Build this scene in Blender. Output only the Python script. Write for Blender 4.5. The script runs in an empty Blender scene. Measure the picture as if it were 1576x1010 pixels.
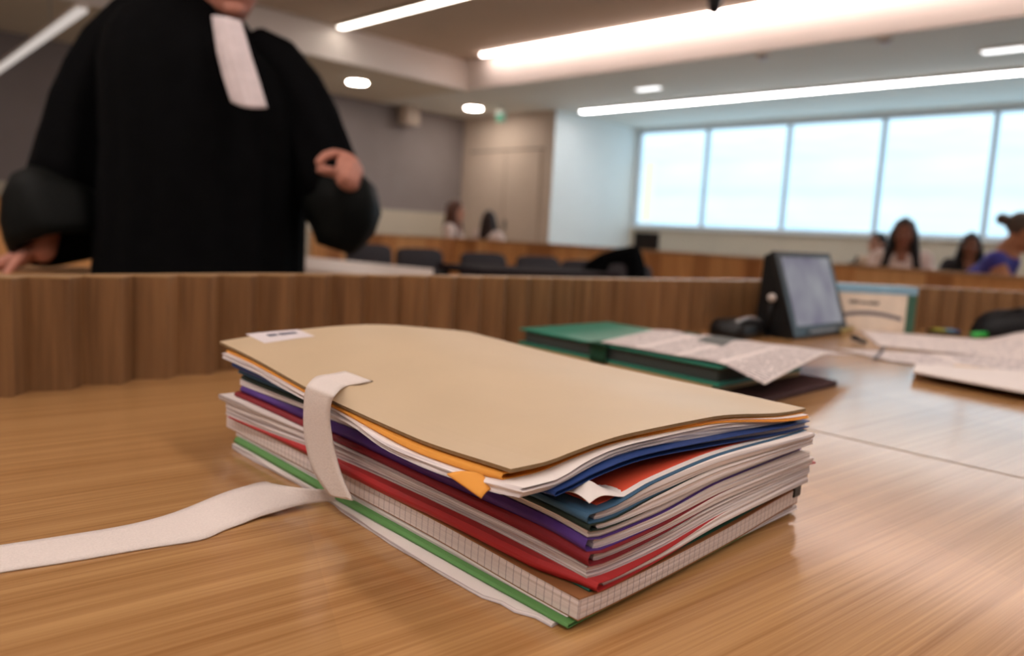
import bpy, bmesh, math, random
from mathutils import Vector as V, Matrix, noise as mnoise

random.seed(7)
SC = bpy.context.scene
COL = SC.collection
TZ = 0.78                      # table height
CH = 0.1606                    # lens height above the table
EYE = V((0, 0, TZ + CH))
FPX, CX, CY = 1200.0, 788.0, 505.0
PI_, RO, YA = [math.radians(a) for a in (6.914, 3.123, 45.57)]

# ------------------------------------------------------------------ camera
fw = V((0, math.cos(PI_), -math.sin(PI_)))
u0 = V((0, math.sin(PI_), math.cos(PI_)))
r0 = V((1, 0, 0))
rt = math.cos(RO) * r0 + math.sin(RO) * u0
up = -math.sin(RO) * r0 + math.cos(RO) * u0
cd = bpy.data.cameras.new('camera')
cam = bpy.data.objects.new('camera', cd)
COL.objects.link(cam)
M = Matrix.Identity(4)
for i in range(3):
    M[i][0], M[i][1], M[i][2], M[i][3] = rt[i], up[i], -fw[i], EYE[i]
cam.matrix_world = M
cd.sensor_width = 36.0
cd.lens = 36.0 * FPX / 1576.0
cd.clip_start = 0.02
cd.dof.use_dof = True
cd.dof.focus_distance = 0.37
cd.dof.aperture_fstop = 6.6
SC.camera = cam
SC.view_settings.view_transform = 'Standard'
SC.view_settings.look = 'None'
SC.view_settings.gamma = 1
SC.view_settings.use_curve_mapping = False
SC.view_settings.exposure = 0.12

# room axes: D1 runs along the window wall, D2 along the grey wall
D1 = V((-math.sin(YA), math.cos(YA), 0))
D2 = V((math.cos(YA), math.sin(YA), 0))


def ray(x, y):
    return fw + rt * ((x - CX) / FPX) - up * ((y - CY) / FPX)


def onz(x, y, z):                       # point of the place at height z
    d = ray(x, y)
    return EYE + d * ((z - EYE.z) / d.z)


def ondep(x, y, d):
    return EYE + ray(x, y) * d


def onpl(x, y, p, n):
    d = ray(x, y)
    return EYE + d * ((V(p) - EYE).dot(n) / d.dot(n))


def uv(u, v, z=0.0):
    return D1 * u + D2 * v + V((0, 0, z))


# ------------------------------------------------------------------ materials
def lin(c):
    o = []
    for k in c:
        k /= 255.0
        o.append(k / 12.92 if k <= 0.04045 else ((k + 0.055) / 1.055) ** 2.4)
    return (o[0], o[1], o[2], 1)


MATS = {}


def base_mat(name, rough=0.6, spec=0.3, metal=0.0):
    m = bpy.data.materials.new(name)
    m.use_nodes = True
    nt = m.node_tree
    b = nt.nodes['Principled BSDF']
    b.inputs['Roughness'].default_value = rough
    b.inputs['Specular IOR Level'].default_value = spec
    b.inputs['Metallic'].default_value = metal
    return m, nt, b


def mat(name, col, rough=0.6, var=0.08, scale=30.0, spec=0.3, metal=0.0, bump=0.0, sheen=0.0, stretch=None, trans=0.0):
    if name in MATS:
        return MATS[name]
    m, nt, b = base_mat(name, rough, spec, metal)
    tc = nt.nodes.new('ShaderNodeTexCoord')
    mp = nt.nodes.new('ShaderNodeMapping')
    nz = nt.nodes.new('ShaderNodeTexNoise')
    nz.inputs['Scale'].default_value = scale
    nz.inputs['Detail'].default_value = 4
    if stretch:
        mp.inputs['Scale'].default_value = stretch
    cr = nt.nodes.new('ShaderNodeValToRGB')
    c = lin(col)
    cr.color_ramp.elements[0].position = 0.3
    cr.color_ramp.elements[1].position = 0.7
    cr.color_ramp.elements[0].color = tuple(max(0, k * (1 - var)) for k in c[:3]) + (1,)
    cr.color_ramp.elements[1].color = tuple(min(1, k * (1 + var)) for k in c[:3]) + (1,)
    L = nt.links.new
    L(tc.outputs['Object'], mp.inputs['Vector'])
    L(mp.outputs['Vector'], nz.inputs['Vector'])
    L(nz.outputs['Fac'], cr.inputs['Fac'])
    L(cr.outputs['Color'], b.inputs['Base Color'])
    if bump:
        bp = nt.nodes.new('ShaderNodeBump')
        bp.inputs['Strength'].default_value = bump
        bp.inputs['Distance'].default_value = 0.002
        L(nz.outputs['Fac'], bp.inputs['Height'])
        L(bp.outputs['Normal'], b.inputs['Normal'])
    if sheen:
        b.inputs['Sheen Weight'].default_value = sheen
    MATS[name] = m
    return m


def wood(name, c1, c2, grain, rough=0.45, spec=0.3, fine=160.0, along=2.2, leaf=None, coat=None):
    """grain: 'z' for upright boards or an angle in degrees in the table plane; leaf adds veneer leaves across the grain."""
    if name in MATS:
        return MATS[name]
    m, nt, b = base_mat(name, rough, spec)
    if coat:
        b.inputs['Coat Weight'].default_value = 1.0
        b.inputs['Coat Roughness'].default_value = coat
        b.inputs['Coat IOR'].default_value = 1.55
    N, L = nt.nodes.new, nt.links.new
    tc = N('ShaderNodeTexCoord')
    mp0 = N('ShaderNodeMapping')
    mp = N('ShaderNodeMapping')
    if grain == 'z':
        mp.inputs['Scale'].default_value = (fine, fine, along)
    else:
        mp0.inputs['Rotation'].default_value = (0, 0, -math.radians(grain))
        mp.inputs['Scale'].default_value = (along, fine, fine)
    L(tc.outputs['Object'], mp0.inputs['Vector'])
    L(mp0.outputs['Vector'], mp.inputs['Vector'])
    n1 = N('ShaderNodeTexNoise')
    n1.inputs['Scale'].default_value = 1.0
    n1.inputs['Detail'].default_value = 5
    n1.inputs['Roughness'].default_value = 0.62
    L(mp.outputs['Vector'], n1.inputs['Vector'])
    mp2 = N('ShaderNodeMapping')
    mp2.inputs['Scale'].default_value = (0.35, 0.16, 0.16) if grain != 'z' else (0.16, 0.16, 0.35)
    L(mp.outputs['Vector'], mp2.inputs['Vector'])
    n2 = N('ShaderNodeTexNoise')
    n2.inputs['Scale'].default_value = 1.0
    n2.inputs['Detail'].default_value = 3
    L(mp2.outputs['Vector'], n2.inputs['Vector'])
    mx = N('ShaderNodeMath')
    mx.operation = 'MULTIPLY_ADD'
    L(n1.outputs['Fac'], mx.inputs[0])
    mx.inputs[1].default_value = 0.65
    ms = N('ShaderNodeMath')
    ms.operation = 'MULTIPLY'
    L(n2.outputs['Fac'], ms.inputs[0])
    ms.inputs[1].default_value = 0.4
    L(ms.outputs[0], mx.inputs[2])
    cr = N('ShaderNodeValToRGB')
    cr.color_ramp.elements[0].position = 0.36
    cr.color_ramp.elements[1].position = 0.68
    cr.color_ramp.elements[0].color = lin(c1)
    cr.color_ramp.elements[1].color = lin(c2)
    L(mx.outputs[0], cr.inputs['Fac'])
    out = cr.outputs['Color']
    if leaf:                              # veneer leaves of slightly different tone
        mp3 = N('ShaderNodeMapping')
        mp3.inputs['Rotation'].default_value = (0, 0, -math.radians(leaf[0]))
        L(tc.outputs['Object'], mp3.inputs['Vector'])
        sx = N('ShaderNodeSeparateXYZ')
        L(mp3.outputs['Vector'], sx.inputs[0])
        ma = N('ShaderNodeMath')
        ma.operation = 'MULTIPLY_ADD'
        L(sx.outputs['Y'], ma.inputs[0])
        ma.inputs[1].default_value = leaf[1]
        ma.inputs[2].default_value = leaf[2]
        fl = N('ShaderNodeMath')
        fl.operation = 'FLOOR'
        L(ma.outputs[0], fl.inputs[0])
        wn = N('ShaderNodeTexWhiteNoise')
        wn.noise_dimensions = '1D'
        L(fl.outputs[0], wn.inputs['W'])
        mr = N('ShaderNodeMapRange')
        mr.inputs['To Min'].default_value = 0.9
        mr.inputs['To Max'].default_value = 1.06
        L(wn.outputs['Value'], mr.inputs['Value'])
        mm = N('ShaderNodeVectorMath')
        mm.operation = 'SCALE'
        L(out, mm.inputs[0])
        L(mr.outputs[0], mm.inputs['Scale'])
        out = mm.outputs[0]
    L(out, b.inputs['Base Color'])
    bp = N('ShaderNodeBump')
    bp.inputs['Strength'].default_value = 0.12
    bp.inputs['Distance'].default_value = 0.0006
    L(n1.outputs['Fac'], bp.inputs['Height'])
    L(bp.outputs['Normal'], b.inputs['Normal'])
    MATS[name] = m
    return m


def edge_mat(name, c_paper, c_line, lines=900.0, lo=0.42, hi=0.6, grid=None):
    """the cut edges of a paper bundle: fine leaves across the thickness (UV: u along the edge in m, v across in m)"""
    if name in MATS:
        return MATS[name]
    m, nt, b = base_mat(name, 0.8, 0.15)
    N, L = nt.nodes.new, nt.links.new
    tc = N('ShaderNodeTexCoord')
    mp = N('ShaderNodeMapping')
    mp.inputs['Scale'].default_value = (9, lines, 1)
    L(tc.outputs['UV'], mp.inputs['Vector'])
    nz = N('ShaderNodeTexNoise')
    nz.inputs['Scale'].default_value = 1.0
    nz.inputs['Detail'].default_value = 3
    L(mp.outputs['Vector'], nz.inputs['Vector'])
    cr = N('ShaderNodeValToRGB')
    cr.color_ramp.elements[0].position = lo
    cr.color_ramp.elements[1].position = hi
    cr.color_ramp.elements[0].color = lin(c_line)
    cr.color_ramp.elements[1].color = lin(c_paper)
    L(nz.outputs['Fac'], cr.inputs['Fac'])
    out = cr.outputs['Color']
    if grid:
        sx = N('ShaderNodeSeparateXYZ')
        L(tc.outputs['UV'], sx.inputs[0])
        dv = N('ShaderNodeMath'); dv.operation = 'DIVIDE'
        L(sx.outputs['X'], dv.inputs[0]); dv.inputs[1].default_value = grid
        fr = N('ShaderNodeMath'); fr.operation = 'FRACT'
        L(dv.outputs[0], fr.inputs[0])
        lt = N('ShaderNodeMath'); lt.operation = 'LESS_THAN'
        L(fr.outputs[0], lt.inputs[0]); lt.inputs[1].default_value = 0.13
        mx = N('ShaderNodeMix'); mx.data_type = 'RGBA'
        ml = N('ShaderNodeMath'); ml.operation = 'MULTIPLY'
        L(lt.outputs[0], ml.inputs[0]); ml.inputs[1].default_value = 0.45
        L(ml.outputs[0], mx.inputs['Factor'])
        L(out, mx.inputs['A'])
        mx.inputs['B'].default_value = lin((120, 100, 112))
        out = mx.outputs['Result']
    L(out, b.inputs['Base Color'])
    MATS[name] = m
    return m


def emit(name, col, strength, pattern=None):
    if name in MATS:
        return MATS[name]
    m = bpy.data.materials.new(name)
    m.use_nodes = True
    nt = m.node_tree
    nt.nodes.clear()
    N, L = nt.nodes.new, nt.links.new
    o = N('ShaderNodeOutputMaterial')
    e = N('ShaderNodeEmission')
    e.inputs['Strength'].default_value = strength
    e.inputs['Color'].default_value = lin(col)
    if pattern:
        tc = N('ShaderNodeTexCoord')
        mp = N('ShaderNodeMapping')
        mp.inputs['Scale'].default_value = pattern[0]
        nz = N('ShaderNodeTexNoise')
        nz.inputs['Scale'].default_value = pattern[1]
        cr = N('ShaderNodeValToRGB')
        cr.color_ramp.elements[0].position = 0.3
        cr.color_ramp.elements[1].position = 0.62
        cr.color_ramp.elements[0].color = lin(pattern[2])
        cr.color_ramp.elements[1].color = lin(col)
        L(tc.outputs['Object'], mp.inputs['Vector'])
        L(mp.outputs['Vector'], nz.inputs['Vector'])
        L(nz.outputs['Fac'], cr.inputs['Fac'])
        L(cr.outputs['Color'], e.inputs['Color'])
    L(e.outputs[0], o.inputs['Surface'])
    MATS[name] = m
    return m


# ------------------------------------------------------------------ mesh helpers
class MB:
    def __init__(self):
        self.v, self.f, self.mi, self.uv = [], [], [], []

    def vert(self, p):
        self.v.append(V(p))
        return len(self.v) - 1

    def face(self, ids, mi=0, uvs=None):
        self.f.append(tuple(ids))
        self.mi.append(mi)
        self.uv.append(uvs)

    def box(self, c, size, rot=None, mi=0):
        c = V(c)
        hx, hy, hz = [s / 2 for s in size]
        R = rot if rot is not None else Matrix.Identity(3)
        ids = []
        for dz in (-hz, hz):
            for dx, dy in ((-hx, -hy), (hx, -hy), (hx, hy), (-hx, hy)):
                ids.append(self.vert(c + R @ V((dx, dy, dz))))
        for q in ((0, 3, 2, 1), (4, 5, 6, 7), (0, 1, 5, 4), (1, 2, 6, 5), (2, 3, 7, 6), (3, 0, 4, 7)):
            self.face([ids[k] for k in q], mi)
        return self

    def prism(self, poly, z0, z1, mi=0):
        """plan polygon (x,y) raised from z0 to z1 (z may be per-vertex lists)"""
        n = len(poly)
        a = z0 if hasattr(z0, '__len__') else [z0] * n
        b = z1 if hasattr(z1, '__len__') else [z1] * n
        area = sum(poly[i][0] * poly[(i + 1) % n][1] - poly[(i + 1) % n][0] * poly[i][1] for i in range(n))
        if area < 0:
            poly = poly[::-1]; a = a[::-1]; b = b[::-1]
        lo = [self.vert((p[0], p[1], a[i])) for i, p in enumerate(poly)]
        hi = [self.vert((p[0], p[1], b[i])) for i, p in enumerate(poly)]
        self.face(lo[::-1], mi)
        self.face(hi, mi)
        for i in range(n):
            j = (i + 1) % n
            self.face((lo[i], lo[j], hi[j], hi[i]), mi)
        return self

    def loft(self, rings, cap0=True, cap1=True, mi=0):
        ids = [[self.vert(p) for p in r] for r in rings]
        n = len(ids[0])
        for a, b in zip(ids, ids[1:]):
            for i in range(n):
                j = (i + 1) % n
                self.face((a[i], a[j], b[j], b[i]), mi)
        if cap0:
            self.face(ids[0][::-1], mi)
        if cap1:
            self.face(ids[-1], mi)
        return self

    def tube(self, pts, rad, n=12, flat=None, mi=0):
        pts = [V(p) for p in pts]
        rr = rad if hasattr(rad, '__len__') else [rad] * len(pts)
        rings = []
        prev = None
        for i, p in enumerate(pts):
            t = (pts[min(i + 1, len(pts) - 1)] - pts[max(i - 1, 0)]).normalized()
            ref = prev if prev is not None else (V((0, 0, 1)) if abs(t.z) < 0.9 else V((0, 1, 0)))
            x = (ref - t * ref.dot(t)).normalized()
            prev = x
            y = t.cross(x)
            k = flat or 1.0
            rings.append([p + (x * math.cos(a) * k + y * math.sin(a)) * rr[i] for a in [2 * math.pi * q / n for q in range(n)]])
        return self.loft(rings, mi=mi)

    def capsule(self, p0, r0_, p1, r1_, n=14, hemi=4):
        p0, p1 = V(p0), V(p1)
        t = (p1 - p0)
        if t.length < 1e-6:
            t = V((0, 0, 1e-4))
        t.normalize()
        pts, rad = [], []
        for k in range(hemi, 0, -1):
            a = math.pi / 2 * k / (hemi + 0.3)
            pts.append(p0 - t * r0_ * math.sin(a)); rad.append(r0_ * math.cos(a))
        pts.append(p0); rad.append(r0_)
        pts.append(p1); rad.append(r1_)
        for k in range(1, hemi + 1):
            a = math.pi / 2 * k / (hemi + 0.3)
            pts.append(p1 + t * r1_ * math.sin(a)); rad.append(r1_ * math.cos(a))
        x = V((0, 0, 1)) if abs(t.z) < 0.9 else V((0, 1, 0))
        x = (x - t * x.dot(t)).normalized()
        y = t.cross(x)
        rings = [[p + (x * math.cos(a) + y * math.sin(a)) * r for a in [2 * math.pi * q / n for q in range(n)]] for p, r in zip(pts, rad)]
        return self.loft(rings)

    def ball(self, c, r, n=16, m=10, R=None):
        """r = scalar or (rx,ry,rz)"""
        c = V(c)
        r = V(r) if hasattr(r, '__len__') else V((r, r, r))
        R = R or Matrix.Identity(3)
        rings = []
        for k in range(1, m):
            th = math.pi * k / m
            rings.append([c + R @ V((r.x * math.sin(th) * math.cos(2 * math.pi * q / n), r.y * math.sin(th) * math.sin(2 * math.pi * q / n), -r.z * math.cos(th))) for q in range(n)])
        return self.loft(rings)

    def patch(self, fn, nu, nv, thick=0.0, mi=0, mi_side=None):
        """a sheet fn(u,v) in [0,1]^2 with thickness along -Z"""
        top = [[self.vert(fn(i / nu, j / nv)) for j in range(nv + 1)] for i in range(nu + 1)]
        for i in range(nu):
            for j in range(nv):
                self.face((top[i][j], top[i + 1][j], top[i + 1][j + 1], top[i][j + 1]), mi, [(i / nu, j / nv), ((i + 1) / nu, j / nv), ((i + 1) / nu, (j + 1) / nv), (i / nu, (j + 1) / nv)])
        if thick:
            bot = [[self.vert(self.v[top[i][j]] - V((0, 0, thick))) for j in range(nv + 1)] for i in range(nu + 1)]
            for i in range(nu):
                for j in range(nv):
                    self.face((bot[i][j], bot[i][j + 1], bot[i + 1][j + 1], bot[i + 1][j]), mi)
            ms = mi if mi_side is None else mi_side
            bd = [(i, 0) for i in range(nu + 1)] + [(nu, j) for j in range(1, nv + 1)] + [(i, nv) for i in range(nu - 1, -1, -1)] + [(0, j) for j in range(nv - 1, 0, -1)]
            for k in range(len(bd)):
                a, b = bd[k], bd[(k + 1) % len(bd)]
                self.face((top[a[0]][a[1]], bot[a[0]][a[1]], bot[b[0]][b[1]], top[b[0]][b[1]]), ms)
        return self

    def build(self, name, mats, parent=None, smooth=False, origin=None, fix=True, remesh=0.0, bevel=0.0, sub=0, weld=False):
        if not isinstance(mats, (list, tuple)):
            mats = [mats]
        if parent is not None:
            p = parent
            while p.parent:
                p = p.parent
            org = V(p.get('_o', (0, 0, 0)))
        elif origin is not None:
            org = V(origin)
        else:
            xs = [v.x for v in self.v]; ys = [v.y for v in self.v]; zs = [v.z for v in self.v]
            org = V(((min(xs) + max(xs)) / 2, (min(ys) + max(ys)) / 2, min(zs)))
        me = bpy.data.meshes.new(name)
        me.from_pydata([v - org for v in self.v], [], self.f)
        for m in mats:
            me.materials.append(m)
        for p, mi in zip(me.polygons, self.mi):
            p.material_index = mi
            p.use_smooth = smooth
        if any(self.uv):
            ul = me.uv_layers.new(name='uv')
            for p, us in zip(me.polygons, self.uv):
                if us:
                    for li, c in zip(p.loop_indices, us):
                        ul.data[li].uv = c
        if fix or weld:
            bm = bmesh.new(); bm.from_mesh(me)
            if weld:
                bmesh.ops.remove_doubles(bm, verts=bm.verts, dist=1e-6)
            bmesh.ops.recalc_face_normals(bm, faces=bm.faces)
            bm.to_mesh(me); bm.free()
        o = bpy.data.objects.new(name, me)
        COL.objects.link(o)
        if parent is not None:
            o.parent = parent
        else:
            o.location = org
            o['_o'] = tuple(org)
        if bevel:
            b = o.modifiers.new('bevel', 'BEVEL'); b.width = bevel; b.segments = 2; b.limit_method = 'ANGLE'
        if remesh:
            r = o.modifiers.new('remesh', 'REMESH'); r.mode = 'VOXEL'; r.voxel_size = remesh; r.use_smooth_shade = True
            s = o.modifiers.new('smooth', 'SMOOTH'); s.factor = 0.5; s.iterations = 4
        if sub:
            s = o.modifiers.new('sub', 'SUBSURF'); s.levels = sub; s.render_levels = sub
        return o


def root(name, loc):
    o = bpy.data.objects.new(name, None)
    o.empty_display_size = 0.05
    COL.objects.link(o)
    o.location = loc
    o['_o'] = tuple(loc)
    return o


def tag(o, label=None, cat=None, group=None, kind=None):
    if label:
        o['label'] = label
    if cat:
        o['category'] = cat
    if group:
        o['group'] = group
    if kind:
        o['kind'] = kind
    return o


def struct(o):
    o['kind'] = 'structure'
    return o


def smoothstep(x):
    x = max(0.0, min(1.0, x))
    return x * x * (3 - 2 * x)


def lerp(a, b, t):
    return a + (b - a) * t


def rotz(a):
    return Matrix.Rotation(a, 3, 'Z')


RD1 = Matrix((D1, D2, V((0, 0, 1)))).transposed()       # local x along D1, y along D2

# ------------------------------------------------------------------ shared materials
m_table = wood('oak table veneer', (154, 106, 58), (196, 150, 98), 40.0, rough=0.5, spec=0.2, fine=620, along=6.0, coat=.16, leaf=(-69.4, 3.0, -0.1335))
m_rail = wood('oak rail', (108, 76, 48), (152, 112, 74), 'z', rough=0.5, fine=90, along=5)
m_railtop = wood('oak rail top', (150, 116, 80), (182, 146, 106), 45.0, rough=0.35, spec=0.5)  # same oak made paler: window reflection on the top put into the colour
m_bench = wood('oak bench', (190, 132, 80), (226, 170, 112), 'z', rough=0.5, fine=30, along=2)
m_dark = mat('black plastic', (14, 14, 16), 0.4, spec=0.4)
m_grey_pl = mat('grey plastic', (120, 122, 126), 0.4)
m_paper = mat('white paper', (232, 222, 218), 0.85, var=0.03, spec=0.1)
m_edge = edge_mat('white paper edges', (230, 220, 218), (182, 172, 174), lo=.36, hi=.55)
m_edge_soft = edge_mat('white paper edges close', (226, 216, 214), (172, 160, 160), lines=1100)

# ------------------------------------------------------------------ desk and fluted rail
# plan line of the front face of the rail, from the near end to the far end, with the height of its top above the table
RAIL = [(-0.66, 0.40, .1013), (-0.52, 0.535, .1013), (-0.424, .640, .1013), (-.393, .680, .1013), (-.358, .725, .1013), (-.318, .776, .1013), (-.273, .835, .1013),
        (-.217, .892, .1013), (-.151, .946, .1011), (-.077, 1.012, .1005), (.007, 1.092, .0995), (.106, 1.186, .0980), (.223, 1.300, .0963),
        (.366, 1.440, .0945), (.530, 1.600, .0935), (.760, 1.690, .0925), (1.05, 1.745, .0915), (1.45, 1.79, .0915), (1.9, 1.80, .0915)]


def resample(pts, step):
    out, acc = [V(pts[0])], 0.0
    for a, b in zip(pts, pts[1:]):
        a, b = V(a), V(b)
        L = (b - a).xy.length
        d = step - acc
        while d <= L:
            out.append(a.lerp(b, d / L)); d += step
        acc = L - (d - step)
    return out


def smooth_line(pts, n=3):
    pts = [V(p) for p in pts]
    for _ in range(n):
        q = [pts[0]]
        for a, b in zip(pts, pts[1:]):
            q += [a.lerp(b, .25), a.lerp(b, .75)]
        q.append(pts[-1]); pts = q
    return pts


rail_line = smooth_line(RAIL, 2)
flutes = resample(rail_line, 0.0455)
rail = root('fluted_desk_rail', (RAIL[8][0], RAIL[8][1], TZ))
tag(rail, 'low fluted oak rail curving along the far edge of the desk, behind the paper pile', 'rail')
front, back, zt = [], [], []
for i, p in enumerate(flutes[:-1]):
    q = flutes[i + 1]
    t = (q - p); t.z = 0; t.normalize()
    n = V((t.y, -t.x, 0))                     # towards the desk's user
    if n.y > 0:
        n = -n
    # right-angled saw-tooth: a broad face turned to the user and a return stepping back
    front.append((p - n * .0165, p.z)); front.append((p.lerp(q, .535) - n * .0005, p.z)); front.append((p.lerp(q, .60) - n * .0008, p.z))
    back.append(p - n * 0.036)
mb = MB()
lo = [mb.vert((p.x, p.y, TZ)) for p, h in front]
hi = [mb.vert((p.x, p.y, TZ + h - 0.0015)) for p, h in front]
bl = [mb.vert((p.x, p.y, TZ)) for p in back]
bh = [mb.vert((p.x, p.y, TZ + p.z - 0.0015)) for p in back]
for i in range(len(front) - 1):
    mb.face((lo[i], lo[i + 1], hi[i + 1], hi[i]))
    k = i // 3
    if k < len(back) - 1 or i % 3 < 2:
        if i % 3 == 2:
            mb.face((hi[i], hi[i + 1], bh[k + 1], bh[k])) if k + 1 < len(back) else None
        else:
            mb.face((hi[i], hi[i + 1], bh[k]))
for i in range(len(back) - 1):
    mb.face((bl[i], bl[i + 1], bh[i + 1], bh[i]))
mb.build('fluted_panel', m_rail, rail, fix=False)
mb = MB()
cap = [[], [], [], []]
for i, (p, h) in enumerate(front):
    z = TZ + h
    b = back[min(i // 3, len(back) - 1)]
    cap[0].append(mb.vert((p.x, p.y, z - 0.0015))); cap[1].append(mb.vert((p.x, p.y, z)))
    if i % 3 == 0:
        cb = (mb.vert((b.x, b.y, z)), mb.vert((b.x, b.y, z - 0.0015)))
    cap[2].append(cb[0]); cap[3].append(cb[1])
for i in range(len(front) - 1):
    mb.face((cap[0][i], cap[0][i + 1], cap[1][i + 1], cap[1][i]))
    mb.face((cap[1][i], cap[1][i + 1], cap[2][i + 1], cap[2][i]) if cap[2][i] != cap[2][i + 1] else (cap[1][i], cap[1][i + 1], cap[2][i]))
    if cap[2][i] != cap[2][i + 1]:
        mb.face((cap[2][i], cap[2][i + 1], cap[3][i + 1], cap[3][i]))
tag(mb.build('top_cap', m_railtop, rail, fix=False), 'top edge of the rail, window reflection put into its paler colour')

desk = root('curved_desk', (0, 0, 0))
tag(desk, 'large oak-veneered curved desk carrying the paper pile in the foreground', 'desk')
edge = [(p.x, p.y) for p in resample(rail_line, 0.08)]
far = []
for i, p in enumerate(edge):
    a, b = edge[max(i - 1, 0)], edge[min(i + 1, len(edge) - 1)]
    t = V((b[0] - a[0], b[1] - a[1], 0)).normalized()
    n = V((-t.y, t.x, 0))
    far.append((p[0] + n.x * .05, p[1] + n.y * .05))
poly = far + [(1.9, -0.35), (-0.95, -0.35), (-0.95, 0.15)]
MB().prism(poly, TZ - 0.03, TZ).build('desk_top', m_table, desk)
mb = MB()
inn = [(p[0] - .05, p[1] - .06) for p in far]
for a, b in zip(inn, inn[1:]):
    t = V((b[0] - a[0], b[1] - a[1], 0))
    mb.box(((a[0] + b[0]) / 2, (a[1] + b[1]) / 2, .39 - .015), (t.length + .01, .02, .75), rotz(math.atan2(t.y, t.x)))
mb.build('front_panel', m_rail, desk)
for x, y in ((-.85, -.25), (1.8, -.25), (.5, -.28)):
    MB().box((x, y, .375), (.05, .05, .75)).build('leg', m_dark, desk)
# the joint between two sections of the top
a, b = onz(1225, 656.5, TZ), onz(1700, 765, TZ)
t = (b - a).normalized(); a = a - t * .0; n = V((-t.y, t.x, 0)) * .0007
tag(MB().prism([(a + n).xy, (b + n).xy, (b - n).xy, (a - n).xy], TZ - .001, TZ + .0003).build('joint_strip', mat('dark joint', (120, 92, 62), .6), desk), 'thin joint line in the top')

# ------------------------------------------------------------------ the pile of papers
F0 = onz(878, 968, TZ)
EA = (onz(360, 688, TZ) - F0).normalized()          # along the long side
EB = (onz(1237, 780, TZ) - F0).normalized()         # along the short side
LA, LB = 0.322, 0.232
KS = [0, .07, .31, .58, .93, 1.12]
KT = [0, .09, .24, .51, .86, 1.05]


def interp(ks, vs, x):
    x = max(ks[0], min(ks[-1], x))
    n = len(ks)
    i = 0
    while i < n - 2 and x > ks[i + 1]:
        i += 1
    # monotone cubic-ish
    h = ks[i + 1] - ks[i]
    t = (x - ks[i]) / h

    def slope(k):
        if k == 0:
            return (vs[1] - vs[0]) / (ks[1] - ks[0])
        if k == n - 1:
            return (vs[-1] - vs[-2]) / (ks[-1] - ks[-2])
        s1 = (vs[k] - vs[k - 1]) / (ks[k] - ks[k - 1]); s2 = (vs[k + 1] - vs[k]) / (ks[k + 1] - ks[k])
        return 0 if s1 * s2 <= 0 else 2 * s1 * s2 / (s1 + s2)
    m0, m1 = slope(i) * h, slope(i + 1) * h
    return (2 * t**3 - 3 * t**2 + 1) * vs[i] + (t**3 - 2 * t**2 + t) * m0 + (-2 * t**3 + 3 * t**2) * vs[i + 1] + (t**3 - t**2) * m1


# heights (mm above the desk) of the boundaries between layers: along the long side and along the short side
ZB = {
 'base':   ([.3] * 6, [.3] * 6),
 'white':  ([1.5, 1.5, 2, 2.5, 4, 4.5], [1.5, 1.5, 1.2, 1.2, 2, 2.5]),
 'green':  ([3.3, 3.6, 5, 6.5, 8.5, 9], [3.3, 2.6, 2.2, 2.2, 5, 6]),
 'grey':   ([4, 4.6, 8, 9.5, 11, 12], [4, 3.4, 3, 3.6, 7, 8]),
 'note':   ([14, 14.8, 18, 19.3, 20.5, 21.5], [14, 12.6, 12.6, 13.6, 17, 18]),
 'teal':   ([15, 15.7, 18.8, 20, 21.2, 22.2], [15, 14, 15, 19.5, 22, 23]),
 'red':    ([20, 21, 24, 25.5, 23, 23.5], [20, 17.5, 18.5, 24.5, 28, 29]),
 'gw':     ([25, 26, 29, 32.5, 32.5, 33], [25, 22.5, 24, 29.5, 32.5, 33.5]),
 'flare':  ([26, 27, 30, 33, 36, 37], [26, 23.5, 25, 30.5, 33.2, 34.2]),
 'dkred':  ([32.5, 34, 34.5, 37, 39.5, 40], [32.5, 28.5, 29.5, 35, 37.5, 38.5]),
 'purple': ([38, 39.5, 41, 44, 44, 45], [38, 34, 34.5, 40, 41.5, 42.5]),
 'pale':   ([41, 42.5, 44, 47, 48, 49], [41, 38, 39.5, 44.4, 46, 47]),
 'black':  ([43.5, 45, 46.5, 49.5, 51, 52], [43.5, 41.5, 45, 49.6, 50, 51]),
 'blue':   ([47, 47.5, 49, 51.5, 54, 55], [47, 46.5, 51.5, 55, 53.6, 54.5]),
 'rsheet': ([47.6, 48.1, 49.6, 52.1, 54.6, 55.6], [47.6, 47.1, 52.1, 55.6, 54.2, 55.1]),
 'ub0':    ([54, 52.8, 50.2, 52.6, 55, 56], [54, 57.5, 60, 57.8, 54.8, 55.6]),
 'ub1':    ([56.3, 55, 52, 54.2, 59.5, 60.5], [56.3, 60, 62.6, 61.2, 58.6, 59.2]),
 'top':    ([60.4, 59.2, 55.4, 57.4, 63.0, 64.0], [60.4, 64.4, 67, 66.8, 60.9, 61.4]),
 'orange': ([63, 62, 58.2, 59.2, 64.8, 65.8], [63, 66.2, 68.5, 68.9, 63.6, 63.8]),
 'cov0':   ([64, 63, 59, 60, 66, 68], [64, 67, 69.3, 69.6, 64.1, 64.2]),
}


def zof(key, a, b):
    s, t = max(0.0, a / LA), max(0.0, b / LB)
    zl, zr = ZB[key]
    w = t / (s + t) if s + t > 1e-6 else 0.5
    w = smoothstep(w)
    return TZ + (interp(KS, zl, s) * (1 - w) + interp(KT, zr, t) * w) / 1000.0


def pab(a, b):
    return F0 + EA * a + EB * b


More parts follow.
